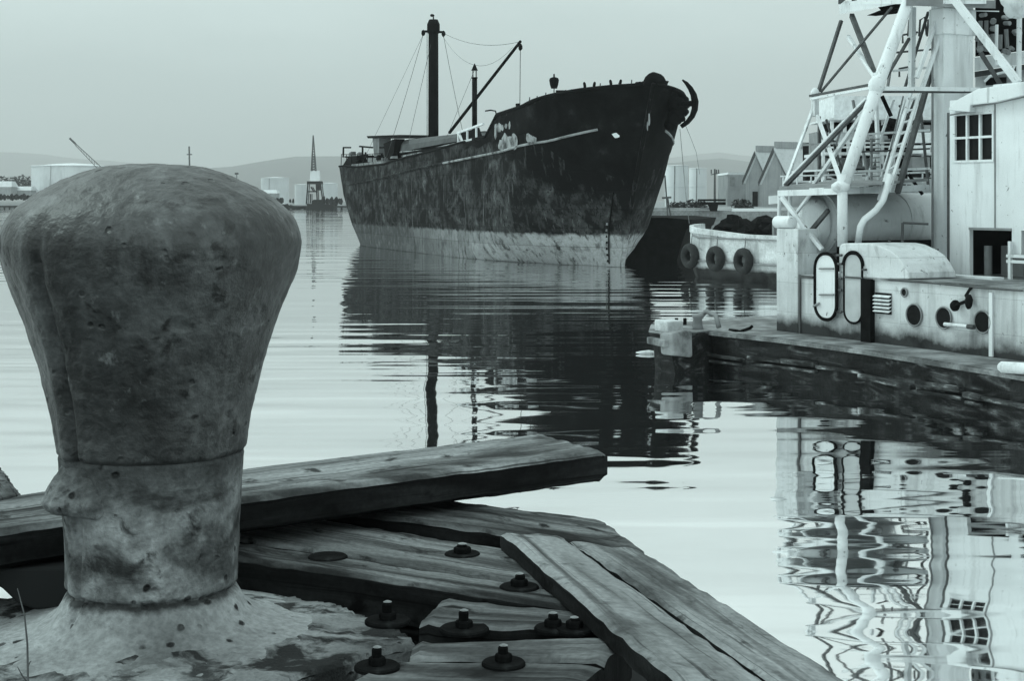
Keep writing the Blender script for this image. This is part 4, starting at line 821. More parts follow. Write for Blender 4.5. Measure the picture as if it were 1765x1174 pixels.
# ------------------------------------------------------------------ quayside behind: sheds, silos, pole
def shed(name, pxl, pxa, pxr, ya, yel, yer, yb, Y, ridge_px, lab, door=None, dep=None):
    rt = empty(name, P((pxl+pxr)/2, yb, Y), 0, lab, 'shed', 'gabled sheds on the quay'); o_ = rt.location
    L_ = lambda x, y, YY=Y: P(x, y, YY)-o_
    g_ = [L_(pxl, yb), L_(pxr, yb), L_(pxr, yer), L_(pxa, ya), L_(pxl, yel)]; dv = Vector((42, 26, 0))
    MB().prism(g_, dv).build('wall', 'shed', rt)
    ap = L_(pxa, ya)+Vector((0, -.3, .35)); er = L_(pxr, yer)+Vector((.5, -.3, 0)); el_ = L_(pxl, yel)+Vector((-.5, -.3, 0))
    MB().prism([ap, er, er-Vector((0, 0, .4)), ap-Vector((0, 0, .5))], dv+Vector((0, .3, 0))).build('roof', 'shed_roof', rt)
    MB().prism([ap, el_, el_-Vector((0, 0, .4)), ap-Vector((0, 0, .5))], dv+Vector((0, .3, 0))).build('roof', 'shed_roof', rt)
    MB().prism([ap+Vector((-.2, -.05, .1)), el_+Vector((-.2, -.05, 0)), el_+Vector((-.1, -.05, -.7)), ap+Vector((0, -.05, -.7))], (0, .3, 0)).build('barge_board', 'truss_dark', rt)
    rv = MB(); rv.prism([ap+Vector((0, .1, 0)), ap+Vector((0, .1, 1.1)), ap+Vector((.5, .1, 1.1)), ap+Vector((.5, .1, 0))], dv).build('ridge_vent', 'shed', rt)
    if door: MB().prism([L_(door[0], yb), L_(door[1], yb), L_(door[1], door[2]), L_(door[0], door[2])], (0, .1, 0)).build('door', 'black', rt).location.y = -.12
    return rt
shed('gabled_shed', 1285, 1302, 1319, 264, 312, 312, 357, 285, 0, 'grey gabled shed with a dark doorway, left of the two on the quay', (1297, 1306, 330))
shed('gabled_shed', 1313, 1334, 1356, 258, 314, 310, 357, 265, 0, 'larger grey gabled shed standing right of the one with the doorway')
def tankb(name, pxc, rpx, pyt, pyb, Y, m, lab, cat, ladder=True, group=None):
    c = P(pxc, pyb, Y); rt = empty(name, c, 0, lab, cat, group); r_ = rpx*Y/F; h_ = (pyb-pyt)*Y/F
    MB().lathe([(r_, 0), (r_, h_), (r_*.98, h_+.02), (r_*.5, h_+r_*.06), (.05, h_+r_*.09)], (0, 0, 0), 40).build('shell', m, rt)
    b = MB(); b.torus((0, 0, h_), (0, 0, 1), r_, r_*.015+.05, 40, 6); b.torus((0, 0, h_*.5), (0, 0, 1), r_, .06, 40, 6); b.build('stiffening_ring', m, rt)
    if ladder: MB().tube([(-r_*.3, -r_*.97, 0), (-r_*.25, -r_*.98, h_)], .12, 5).build('ladder', 'grey_paint', rt)
tankb('storage_silo', 1166, 20, 286, 357, 300, 'tank', 'tall pale silo close beside the ship bow, left of its pair', 'silo', group='pale silos behind the quay')
tankb('storage_silo', 1203, 15, 290, 353, 330, 'tank', 'narrower pale silo standing left of the utility pole', 'silo', group='pale silos behind the quay')
fb_ = empty('flat_roofed_store', P(1270, 356, 300), 0, 'low flat roofed grey store joined to the left gabled shed', 'building'); o_ = fb_.location
Lx = lambda x, y, Y=300: P(x, y, Y)-o_
MB().prism([Lx(1254, 356), Lx(1287, 356), Lx(1287, 301), Lx(1254, 301)], (0, 14, 0)).build('wall', mat('pale_store_render', [(.3, .22), (.7, .32)], .4, streak=(1, .2, .5, .8, .16)), fb_)
MB().prism([Lx(1253, 301), Lx(1288, 301), Lx(1288, 297), Lx(1256, 297)], (0, 15, 0)).build('roof', 'shed_roof', fb_)
MB().prism([Lx(1258, 320), Lx(1266, 320), Lx(1266, 305), Lx(1258, 305)], (0, .1, 0)).build('window', 'grey_paint', fb_).location.y = -.12
up = empty('utility_pole', P(1232, 357, 260), 0, 'thin utility pole with crossarms rising over the quay', 'utility pole')
MB().tube([(0, 0, 0), (0, 0, 6.6)], [.22, .14], 8).build('pole', 'truss_dark', up)
MB().beam((-.7, 0, 5.6), (.8, 0, 5.9), .14).build('crossarm', 'truss_dark', up); b = MB()
for dx in (-.6, .3, .65): b.tube([(dx, 0, 5.8), (dx, 0, 6.5)], .1, 6)
b.build('insulators', 'truss_dark', up)
gt = empty('loading_table', P(1228, 364, 176), 0, 'dark flat loading stage on a stubby central stand at the quay edge', 'platform')
gl_ = lambda x, y: P(x, y, 176)-gt.location
b = MB()
for y0, y1 in ((343, 346.5), (348, 353)): b.prism([gl_(1207, y0), gl_(1251, y0), gl_(1251, y1), gl_(1207, y1)], (0, 2.5, 0))
b.build('platform_planks', 'ship_dark', gt); MB().prism([gl_(1226, 364), gl_(1236, 364), gl_(1238, 353), gl_(1222, 353)], (0, 1, 0)).build('stand', 'ship_dark', gt)
wl2 = MB(); wl2.prism([P(1262, 364, 176), P(1345, 364, 176), P(1345, 359, 176), P(1262, 359, 176)], (0, .6, 0)); wl2.build('kerb_wall', 'tank', label='low white kerb wall along the quay edge before the sheds', cat='wall')
wl3 = MB(); wl3.prism([P(1118, 362, 177), P(1224, 362, 177), P(1224, 358, 177), P(1118, 358, 177)], (0, .6, 0)); wl3.build('kerb_wall', 'quay', label='low grey kerb wall on the quay edge before the silos', cat='wall')
ax_ = MB(); ax_.tube([P(1146, 302, 172), P(1152, 385, 172)], .09, 6); ax_.tube([P(1151, 342, 172), P(1158, 385, 172)], .09, 6); ax_.beam(P(1141, 341, 172), P(1157, 340, 172), .22)
ax_.build('davit_post', 'truss_dark', label='thin pair of leaning posts with a crossbar just right of the ship bow', cat='post')
def leafball(c, r, seed):
    b = MB(); rn = random.Random(seed)
    for _ in range(170):
        d = Vector((rn.gauss(0, 1), rn.gauss(0, 1), rn.gauss(0, 1))).normalized()*r*rn.random()**.4; d.z *= .75; s_ = r*rn.uniform(.12, .26)
        u = Vector((rn.uniform(-1, 1), rn.uniform(-1, 1), rn.uniform(-1, 1))).normalized()*s_; v = u.cross(Vector((rn.uniform(-1, 1), rn.uniform(-1, 1), 1))).normalized()*s_*.7
        b.add([c+d-u, c+d+v, c+d+u, c+d-v], [(0, 1, 2, 3)])
    return b
for i, (px, py, r_) in enumerate(((1161, 354, .7), (1174, 354, .7), (1192, 350, .9), (1206, 342, .8), (1276, 353, 1.0), (1287, 353, .8))):
    c = P(px, py, 200); c.z = 3.3+r_*.5; leafball(c, r_*1.3, i).build('quay_bush', 'leaf', label=['dark rounded bush nearest the ship bow on the quay', 'second dark bush from the ship bow on the quay', 'dark bush in front of the narrow silo', 'dark bush right of the narrow silo', 'broad dark bush at the foot of the flat roofed store', 'small dark bush at the foot of the left gabled shed'][i], cat='bush', group='dark bushes on the quay')
yr = MB(); yr.prism([P(1326, 352, 170), P(1345, 350, 170), P(1345, 336, 170), P(1326, 338, 170)], (0, .5, 0)).build('quay_hut', 'tank', label='small white hut front just left of the crane barge corner', cat='hut')

# ------------------------------------------------------------------ far shore on the left
tankb('oil_tank', 125, 68, 287, 361, 860, 'tank', 'huge white oil tank on the far shore behind the bollard head', 'oil tank')
tankb('oil_tank', 474, 24, 307, 358, 900, 'tank', 'white oil tank on the far shore left of the floating crane', 'oil tank')
tankb('oil_tank', 520, 12, 318, 356, 960, 'tank', 'small pale tank close behind the floating crane', 'oil tank', False)
tankb('oil_tank', 568, 14, 316, 356, 940, 'tank', 'pale tank just right of the floating crane before the ship stern', 'oil tank', False)
def far_house(px0, px1, pyt, pye, pyb, Y, lab):
    rt = empty('waterside_shed', P((px0+px1)/2, pyb, Y), 0, lab, 'shed', 'low sheds on the far shore'); o_ = rt.location; f_ = lambda x, y: P(x, y, Y)-o_
    MB().prism([f_(px0+1, pyb), f_(px1-1, pyb), f_(px1-1, pye), f_(px0+1, pye)], (0, 10, 0)).build('wall', 'shed', rt)
    MB().hexa([f_(px0, pye), f_(px1, pye), f_(px1, pye)+Vector((0, 12, 0)), f_(px0, pye)+Vector((0, 12, 0)), f_(px0+3, pyt)+Vector((0, 3, 0)), f_(px1-3, pyt)+Vector((0, 3, 0)), f_(px1-3, pyt)+Vector((0, 9, 0)), f_(px0+3, pyt)+Vector((0, 9, 0))]).build('roof', 'shed_roof', rt)
far_house(-20, 20, 312, 322, 336, 820, 'pale roofed shed at the far left edge of the far shore')
far_house(22, 54, 321, 328, 338, 830, 'lower pale roofed shed beside the huge oil tank')
far_house(450, 478, 327, 333, 350, 850, 'grey shed in front of the white oil tank, left of the crane')
def tree(px, py, hpx, Y, seed, lab, grp):
    rt = empty('broadleaf_tree', P(px, py, Y), 0, lab, 'tree', grp); h_ = hpx*Y/F; rn = random.Random(seed)
    MB().tube([(0, 0, 0), (.1*h_*rn.uniform(-.3, .3), 0, h_*.5)], [h_*.05, h_*.02], 6).build('trunk', 'truss_dark', rt)
    b = MB()
    for _ in range(260):
        a = rn.uniform(0, 6.28); r = rn.random()**.5*h_*.55; z_ = h_*(.35+.62*rn.random())*(1-.35*(r/(h_*.55))**2); s_ = h_*.055*rn.uniform(.6, 1.5)
        c = Vector((r*math.cos(a), r*math.sin(a), z_)); u = Vector((rn.uniform(-1, 1), rn.uniform(-1, 1), rn.uniform(-1, 1))).normalized()*s_; v = u.cross(Vector((rn.uniform(-1, 1), rn.uniform(-1, 1), 1))).normalized()*s_
        b.add([c-u, c+v, c+u, c-v], [(0, 1, 2, 3)])
    b.build('crown', 'leaf', rt)
for i, (px, h_) in enumerate(((2, 34), (20, 30), (38, 36), (52, 28), (-14, 32))):
    tree(px, 335, h_, 900+i*15, i, ['dark bushy tree behind the far shore sheds at the very left', 'low dark tree between the first and the tallest far shore trees', 'tallest of the dark trees behind the far shore sheds', 'dark tree touching the edge of the huge oil tank', 'dark tree at the outermost left of the far shore'][i], 'trees on the far shore')
for i, (px, h_) in enumerate(((422, 18), (436, 20), (443, 14))):
    tree(px, 340, h_, 900+i*15, 20+i, ['small dark tree just right of the bollard head outline', 'rounded small tree in the middle of three by the bollard head', 'smallest shore tree left of the white oil tank'][i], 'small trees right of the bollard head')
def jetty(name, px0, px1, Y, lab, seed, top=.9):
    rt = empty(name, P((px0+px1)/2, HY, Y).xy.to_3d(), 0, lab, 'jetty'); rn = random.Random(seed); xa = (px0-(px0+px1)/2)*Y/F; xb = -xa
    MB().box(xa, xb, 0, 4, .9, 1.7).build('deck', 'ship_dark', rt)
    b = MB(); n_ = int((xb-xa)/2.6)
    for i in range(n_): x_ = xa+.5+i*2.6; b.tube([(x_, .3, -1), (x_, .3, 1.0)], .45, 6)
    b.build('piles', 'ship_dark', rt)
jetty('log_jetty', -30, 40, 760, 'low black jetty on piles at the far left shore', 1)
jetty('log_jetty', 478, 600, 745, 'low black jetty under the floating crane', 2)
def heap(px, py, wpx, hpx, Y, lab, seed, n_=5):
    b = MB(); 
    for i in range(n_):
        c = P(px+(i/(max(1, n_-1))-.5)*wpx, py-hpx*.35, Y); b.blob(c, wpx/n_*.75*Y/F, 1.5, hpx*.5*Y/F*(1+.25*math.sin(i*2+seed)), 9, 6, .6, seed+i)
    b.build('scrap_heap', 'ship_dark', label=lab, cat='scrap heap', group='dark scrap heaps on the far shore')
heap(14, 343, 26, 9, 750, 'dark scrap heap on the far left jetty, first from the edge', 1); heap(42, 343, 24, 9, 752, 'dark scrap heap on the far left jetty next to the bollard', 4)
heap(470, 349, 30, 9, 760, 'dark sloping scrap heap emerging right of the bollard head', 7); heap(488, 358, 26, 7, 750, 'low dark scrap heap at the waterline right of the bollard', 9); heap(512, 360, 28, 5, 748, 'lowest dark scrap heap left of the floating crane base', 12)
heap(572, 352, 30, 14, 740, 'dark scrap heap between floating crane and ship stern', 15); heap(503, 349, 5, 8, 760, 'single dark lump standing left of the floating crane', 17, 2)
# floating crane in the distance
fcn = empty('floating_crane', P(541, 360, 730).xy.to_3d(), 0, 'distant dark floating crane with tall pointed lattice jib', 'crane'); o_ = fcn.location
f_ = lambda x, y, dy=0: P(x, y, 730)-o_+Vector((0, dy, 0))
b = MB(); b.prism([f_(528, 362), f_(573, 362), f_(574, 352), f_(529, 351)], (0, 12, 0)).build('pontoon', 'ship_dark', fcn)
b = MB()
for a_, c_ in (((531, 313), (528, 352)), ((552, 313), (557, 352)), ((531, 330), (545, 330)), ((536, 322), (541, 330)), ((545, 316), (547, 350)), ((535, 350), (535, 334)), ((540, 345), (556, 345))):
    b.beam(f_(*a_), f_(*c_), .6); b.beam(f_(*a_, 6), f_(*c_, 6), .4)
b.build('portal_frame', 'ship_dark', fcn)
MB().prism([f_(529, 317), f_(554, 317), f_(553, 312), f_(529, 312)], (0, 7, 0)).build('top_deck', 'ship_dark', fcn); MB().prism([f_(545, 328), f_(551, 328), f_(551, 317), f_(545, 317)], (0, 5, 0)).build('machinery_house', 'ship_dark', fcn)
MB().prism([f_(537, 352), f_(557, 352), f_(554, 344), f_(539, 345)], (0, 5, 0)).build('winch_house', 'ship_dark', fcn)
MB().prism([f_(534, 312), f_(550, 312), f_(549, 294), f_(535, 294)], (0, 5, 0)).build('pale_cabin', 'tank', fcn)
b = MB(); A_, B_, T_ = f_(536.5, 294), f_(545, 294), f_(539.8, 233)
b.beam(A_, T_, .5); b.beam(B_, T_, .5); b.beam(A_+Vector((0, 3, 0)), T_, .4)
for i in range(14):
    u = i/14; v = (i+1)/14; b.beam(A_.lerp(T_, u), B_.lerp(T_, v), .22 if u > .4 else .6); b.beam(B_.lerp(T_, u), A_.lerp(T_, v), .22 if u > .4 else .5)
b.build('jib', 'truss_dark', fcn)
jc = empty('jib_crane', P(205, 358, 780).xy.to_3d(), 0, 'slanting lattice crane jib rising over the white oil tank', 'crane'); o_ = jc.location; f_ = lambda x, y: P(x, y, 780)-o_
b = MB(); pts = [((120, 238), (129, 246)), ]
b.beam(f_(120, 238), f_(130, 247.5), .9); b.beam(f_(129, 246), f_(205, 316), .32); b.beam(f_(129, 249), f_(198, 322), .26)
for i in range(16): u = i/16; b.beam(f_(129+76*u, 246+70*u), f_(129+69*(u+.06), 249+73*(u+.06)), .14)
b.build('jib', 'truss_dark', jc); MB().prism([f_(192, 358), f_(214, 358), f_(212, 312), f_(196, 312)], (0, 6, 0)).build('crane_base', 'ship_dark', jc)
mp_ = empty('signal_mast', P(326, 350, 800).xy.to_3d(), 0, 'slim signal mast showing just above the bollard top', 'mast'); o_ = mp_.location; f_ = lambda x, y: P(x, y, 800)-o_
MB().beam(f_(328, 352), f_(326, 252), .7).build('pole', 'truss_dark', mp_); MB().beam(f_(322, 266), f_(331, 266), .5).build('crosstree', 'truss_dark', mp_)
lp2 = empty('shore_beacon', P(408, 350, 800).xy.to_3d(), 0, 'tiny lamp post beacon right of the bollard shoulder', 'beacon'); o_ = lp2.location
MB().beam(f_(0, 0)*0, P(408, 298, 800)-o_, .6).build('post', 'grey_paint', lp2); MB().beam(P(405, 299, 800)-o_, P(411, 299, 800)-o_, 1).build('lamp', 'truss_dark', lp2)
# ------------------------------------------------------------------ foreground quay
ZC = 3.60; ZP = 3.671
def polyslab(name, pts, z, t, m, wob=0, **k):
    b = MB(); P_ = [Vector((p.x, p.y, z)) for p in pts]; return b.prism([p-Vector((0, 0, t)) for p in P_], (0, 0, t)).build(name, m, recentre=False, **k)
# lichened slab: a fine grid clipped to its outline
edge = [Z(x, y, ZC) for x, y in ((-620, 1050), (-200, 1040), (0, 1037), (118, 1030), (300, 1008), (416, 1014), (560, 1044), (630, 1060), (682, 1080), (704, 1092), (714, 1102), (716, 1112), (660, 1124), (590, 1140), (505, 1170), (420, 1230), (300, 1400))]
edge2 = edge + [Vector((-.6, 1.2, ZC)), Vector((-.6, -4, ZC)), Vector((-5, -4, ZC)), Vector((-5, edge[0].y, ZC))]
def inside(x, y, poly):
    c = False; n = len(poly)
    for i in range(n):
        a, b = poly[i], poly[i-1]
        if (a.y > y) != (b.y > y) and x < (b.x-a.x)*(y-a.y)/(b.y-a.y)+a.x: c = not c
    return c
cs = MB(); cs.prism([p-Vector((0, 0, .32)) for p in edge2], (0, 0, .31)); cs.build('quay_slab', 'concrete', kind='structure', recentre=False)
BX, BY = -.750, 3.15
gm = MB(); st_ = .014; x0, x1, y0, y1 = -2.0, -.05, 1.9, 3.45; nx = int((x1-x0)/st_); ny = int((y1-y0)/st_); idm = {}; V = []; Fc = []
def gz(x, y):
    r = math.hypot(x-BX, y-BY); mound = .022*math.exp(-((max(r-.19, 0))/.13)**1.4)
    return ZC+mound+.011*noise.fractal(Vector((x*5, y*5, 0)), 1, 2, 5)+.005*noise.fractal(Vector((x*28, y*28, 2)), 1, 2, 3)
ins = {(i, j): inside(x0+i*st_, y0+j*st_, edge2) for j in range(ny+1) for i in range(nx+1)}
def near_edge(x, y):
    best = None; pq = Vector((x, y))
    for a_, b_ in zip(edge2, edge2[1:]+edge2[:1]):
        a2 = a_.xy; b2 = b_.xy; d = b2-a2; t = max(0, min(1, (pq-a2).dot(d)/max(d.length_squared, 1e-9))); c_ = a2+d*t; l = (c_-pq).length
        if best is None or l < best[0]: best = (l, c_)
    return best[1]
def vtx(i, j):
    if (i, j) not in idm:
        x = x0+i*st_; y = y0+j*st_; dz = 0
        if not ins[(i, j)]:
            c_ = near_edge(x, y); x, y = c_.x, c_.y; dz = -.012
        idm[(i, j)] = len(V); V.append((x, y, gz(x, y)+dz))
    return idm[(i, j)]
for j in range(ny):
    for i in range(nx):
        k = [(i, j), (i+1, j), (i+1, j+1), (i, j+1)]
        if any(ins[t] for t in k): Fc.append(tuple(vtx(*t) for t in k))
gm.add(V, Fc).build('quay_surface', 'concrete', smooth=True, kind='structure', recentre=False)
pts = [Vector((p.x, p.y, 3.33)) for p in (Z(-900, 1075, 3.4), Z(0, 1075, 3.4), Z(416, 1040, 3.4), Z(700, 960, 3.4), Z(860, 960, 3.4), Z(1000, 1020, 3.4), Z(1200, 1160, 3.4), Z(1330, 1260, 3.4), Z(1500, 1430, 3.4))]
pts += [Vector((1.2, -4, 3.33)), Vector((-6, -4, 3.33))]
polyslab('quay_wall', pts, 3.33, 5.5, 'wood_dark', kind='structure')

def plank(name, c, z, t, m, lab, cat, grp=None, rough=.0016, nu=None, seed=0, ztilt=(0, 0, 0, 0), wear=.012, zc=None):
    """c: four picture corners (near-left, near-right, far-right, far-left) on the level z; a solid board with worn edges"""
    A = [Z(px, py, z if zc is None else z) for px, py in c]
    L_ = max((A[1]-A[0]).length, (A[2]-A[3]).length); W_ = max((A[3]-A[0]).length, (A[2]-A[1]).length)
    long_u = L_ >= W_; nu = max(6, int(L_/.018)); nv = max(4, int(W_/.014)); nw = max(3, int(t/.015))
    def pt(u, v, w):
        p = A[0].lerp(A[1], u).lerp(A[3].lerp(A[2], u), v); zt = ztilt[0]*(1-u)+ztilt[1]*u
        p = Vector((p.x, p.y, p.z+zt-w*t))
        eu = min(u, 1-u)*L_; ev = min(v, 1-v)*W_; ew = min(w, 1-w)*t
        def rd(a_, b_): # rounded edges
            k = wear
            return max(0, (1-a_/k))**2*max(0, (1-b_/k))**2*k*.5
        p.z -= rd(ev, ew)*(1 if w < .5 else -1)*1.2+rd(eu, ew)*(1 if w < .5 else -1)*1.2
        cc = (A[0]+A[2])/2; n3 = Vector((p.x*6+seed, p.y*6, p.z*6))
        lo = (u*L_, v*W_) if long_u else (v*W_, u*L_)
        gr = noise.noise(Vector((lo[0]*1.5+seed, lo[1]*26, p.z*30)))*rough*.5 + noise.fractal(n3, 1, 2, 3)*rough*1.4
        if ev < .02 and ew < .02: gr += -abs(noise.noise(Vector((lo[0]*9, seed, 3))))*.006
        if eu < .02: gr += noise.noise(Vector((lo[0]*25, lo[1]*25, seed)))*.006
        return p+Vector((gr*.35, gr*.35, gr))
    b = MB(); uvs = []; V = []; Fc = []; key = {}
    def vid(i, j, k):
        if (i, j, k) not in key: key[(i, j, k)] = len(V); V.append(pt(i/nu, j/nv, k/nw))
        return key[(i, j, k)]
    UV = []; MI = []
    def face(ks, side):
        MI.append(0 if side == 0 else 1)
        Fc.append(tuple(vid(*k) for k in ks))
        for (i, j, k) in ks:
            a_, b_, c_ = i/nu*L_, j/nv*W_, k/nw*t
            if not long_u: a_, b_ = b_, a_
            UV.append((a_*1.0+seed*1.7, (b_ + c_ + .37*side) + seed*.9) if side != 9 else (c_+seed, b_))
    for i in range(nu):
        for j in range(nv):
            face([(i, j, 0), (i+1, j, 0), (i+1, j+1, 0), (i, j+1, 0)], 0); face([(i, j+1, nw), (i+1, j+1, nw), (i+1, j, nw), (i, j, nw)], 1)
        for k in range(nw):
            face([(i, 0, k+1), (i+1, 0, k+1), (i+1, 0, k), (i, 0, k)], 2); face([(i, nv, k), (i+1, nv, k), (i+1, nv, k+1), (i, nv, k+1)], 3)
    for j in range(nv):
        for k in range(nw):
            face([(0, j, k), (0, j+1, k), (0, j+1, k+1), (0, j, k+1)], 9); face([(nu, j, k+1), (nu, j+1, k+1), (nu, j+1, k), (nu, j, k)], 9)
    me = bpy.data.meshes.new(name); xs = [p.x for p in V]; ys = [p.y for p in V]; zs = [p.z for p in V]; off = Vector(((min(xs)+max(xs))/2, (min(ys)+max(ys))/2, min(zs)))
    me.from_pydata([tuple(p-off) for p in V], [], Fc); uvl = me.uv_layers.new(name='UVMap')
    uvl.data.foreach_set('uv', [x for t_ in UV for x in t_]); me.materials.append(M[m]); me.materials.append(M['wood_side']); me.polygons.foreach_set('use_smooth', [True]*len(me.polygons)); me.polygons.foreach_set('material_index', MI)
    bm = bmesh.new(); bm.from_mesh(me); bmesh.ops.recalc_face_normals(bm, faces=bm.faces)
    for e in bm.edges:
        if len(e.link_faces) == 2 and e.calc_face_angle(0) > .7: e.smooth = False
    bm.to_mesh(me); bm.free()
    o = bpy.data.objects.new(name, me); C.objects.link(o); o.location = off; return tag(o, lab, cat, grp)
GP = 'boards of the quay deck'
plank('deck_plank', ((380, 925), (1010, 1020), (915, 953), (470, 880)), ZP, .09, 'wood', 'grooved grey deck plank farthest back, under the long beam', 'plank', GP, seed=1)
plank('deck_plank', ((380, 957), (1020, 1053), (1008, 1023), (380, 928)), ZP, .10, 'wood', 'grey deck plank above the deep black gap beside the bollard', 'plank', GP, seed=2)
plank('deck_plank', ((722, 1072), (1060, 1086), (1042, 1062), (765, 1027)), ZP-.006, .10, 'wood', 'short deck plank right of the black gap, against the diagonal board', 'plank', GP, seed=3)
plank('deck_plank', ((706, 1132), (1042, 1137), (1088, 1094), (712, 1108)), ZP-.003, .10, 'wood_pale', 'pale deck plank with a blunt right end, in front of the slot', 'plank', GP, seed=4)
plank('deck_plank', ((540, 1215), (950, 1215), (1042, 1142), (660, 1137)), ZP-.007, .10, 'wood', 'nearest deck plank at the bottom of the view', 'plank', GP, seed=5)
ZD = ZP+.045
plank('edge_plank', ((470, 866), (1112, 950), (1040, 896), (560, 832)), ZP+.012, .07, 'wood', 'dark weathered edge plank running from under the beam to the diagonal boards', 'plank', seed=6)
plank('diagonal_board', ((862, 914), (1175, 1180), (1338, 1184), (968, 921)), ZD, .05, 'wood_pale', 'left one of the two pale boards laid diagonally over the deck', 'board', 'diagonal boards over the quay edge', seed=7)
plank('diagonal_board', ((980, 927), (1354, 1188), (1482, 1186), (1112, 949)), ZD-.004, .05, 'wood_pale', 'right one of the two pale diagonal boards, nearest the water', 'board', 'diagonal boards over the quay edge', seed=8)
ZB = 3.793
plank('long_beam', ((-330, 956), (1047, 777), (928, 747), (-330, 893)), ZB, .085, 'wood_beam', 'long thick beam behind the bollard, its end jutting over the water', 'beam', seed=9, wear=.02, rough=.002)
# tarred sleeper below the beam
b = MB(); b.prism([P(-260, 980, 3.27), P(-260, 990, 3.27), P(0, 1013, 3.27), P(29, 1041, 3.27), P(60, 1052, 3.27), P(392, 1052, 3.27), P(392, 980, 3.27)], (.0, .12, 0)); b.build('tarred_sleeper', 'wood_dark', bevel=.006, label='black tarred sleeper under the long beam, left of and behind the bollard', cat='timber')
plank('loose_board', ((-420, 960), (38, 852), (0, 802), (-420, 800)), ZB+.004, .04, 'wood', 'grey board end showing beyond the beam at the left edge', 'board', seed=11)
# black timber added beneath the deck to keep the gap dark
b = MB(); b.prism([Z(600, 1200, 3.4), Z(1000, 1200, 3.4), Z(1030, 1095, 3.4), Z(900, 1090, 3.4), Z(735, 1092, 3.4)], (0, 0, .12)); b.build('added_gap_dark_timber', 'wood_dark', label='black timber added to darken the gap beneath the deck planks', cat='timber', bevel=.01)

# bolts with washers
proto = None
spec = [(565, 961, ZP, 40, 0, 'bare sunken washer on the deck plank, nearest the bollard and beam'), (797, 956, ZP, 36, 1, 'bolt washer at the back of the deck near the edge plank'), (895, 1013, ZP, 40, 2, 'upright bolt on its washer left of the diagonal board'),
        (668, 1071, ZP-.02, 46, 4, 'tall pale topped bolt at the corner of the lichened slab'), (800, 1085, ZP-.012, 50, 3.6, 'large bolt standing in the dark slot'), (953, 1084, ZP-.006, 38, 2.2, 'left bolt of the pair at the right end of the slot'), (990, 1086, ZP-.004, 38, .8, 'right flat bolt of the pair at the end of the slot'),
        (650, 1150, ZP-.004, 46, 3.2, 'upright bolt on the nearest plank, below the lichened slab corner'), (868, 1144, ZP-.004, 44, 2.6, 'squat bolt in the nearest plank at the bottom centre')]
for i, (px, py, z, wr, hh, lab) in enumerate(spec):
    c = Z(px, py, z); k = c.y/F; rt = empty('deck_bolt', c, 0, lab, 'bolt', 'bolts and washers in the deck'); r_ = wr*.86*k; rn = random.Random(i)
    MB().lathe([(r_, -.004), (r_*1.0, .001), (r_*.93, .004), (r_*.30, .004)], (0, 0, 0), 28).build('washer', 'iron_dark', rt, smooth=False)
    if hh:
        b = MB(); nr = 12.5*k; h_ = hh*.0046
        b.lathe([(nr*1.2, .004), (nr*1.25, .014), (nr*1.1, .018)], (0, 0, 0), 6); b.build('nut', 'iron_dark', rt, bevel=.0012)
        MB().lathe([(nr*.66, .004), (nr*.7, .016+h_), (nr*.5, .020+h_)], (rn.uniform(-.002, .002), 0, 0), 14).build('shank', 'iron_dark', rt)
        MB().lathe([(nr*.62, .0203+h_), (nr*.3, .0225+h_)], (0, 0, 0), 12).build('shank_top', 'iron_worn', rt)
# ------------------------------------------------------------------ bollard
prof = [(282, 0), (282.8, 32), (284.5, 60), (290, 92), (301, 124), (317, 160), (336, 195), (360, 228), (380, 243), (400, 252), (416, 255), (432, 253.5), (450, 249), (471, 243), (496, 234), (522, 224), (550, 213), (580, 203), (620, 191), (658, 181.5), (700, 172), (735, 166), (767, 161), (775, 158.5), (782, 157), (820, 152), (860, 149), (913, 147), (960, 145.5), (1000, 145), (1008, 143), (1014, 144), (1024, 149), (1040, 158), (1052, 170), (1064, 190), (1072, 215), (1080, 255), (1089, 300), (1102, 350)]
K_ = BY/F
pz = [(H-(y-HY)*K_, hw*K_*1.0) for y, hw in prof]
bo = empty('mooring_bollard', (BX, BY, ZC), 0, 'huge rusty mushroom headed mooring bollard on the lichened quay slab', 'bollard')
def smooth_prof(n):
    out_ = []; L = [0]
    for a, b in zip(pz, pz[1:]): L.append(L[-1]+math.dist(a, b))
    for i in range(n+1):
        t = L[-1]*i/n
        for k in range(len(pz)-1):
            if L[k] <= t <= L[k+1]+1e-9:
                f = (t-L[k])/(L[k+1]-L[k]); g0 = pz[max(k-1, 0)]; g1 = pz[k]; g2 = pz[k+1]; g3 = pz[min(k+2, len(pz)-1)]
                out_.append(tuple(.5*((2*g1[c])+(-g0[c]+g2[c])*f+(2*g0[c]-5*g1[c]+4*g2[c]-g3[c])*f*f+(-g0[c]+3*g1[c]-3*g2[c]+g3[c])*f**3) for c in (0, 1))); break
    return out_
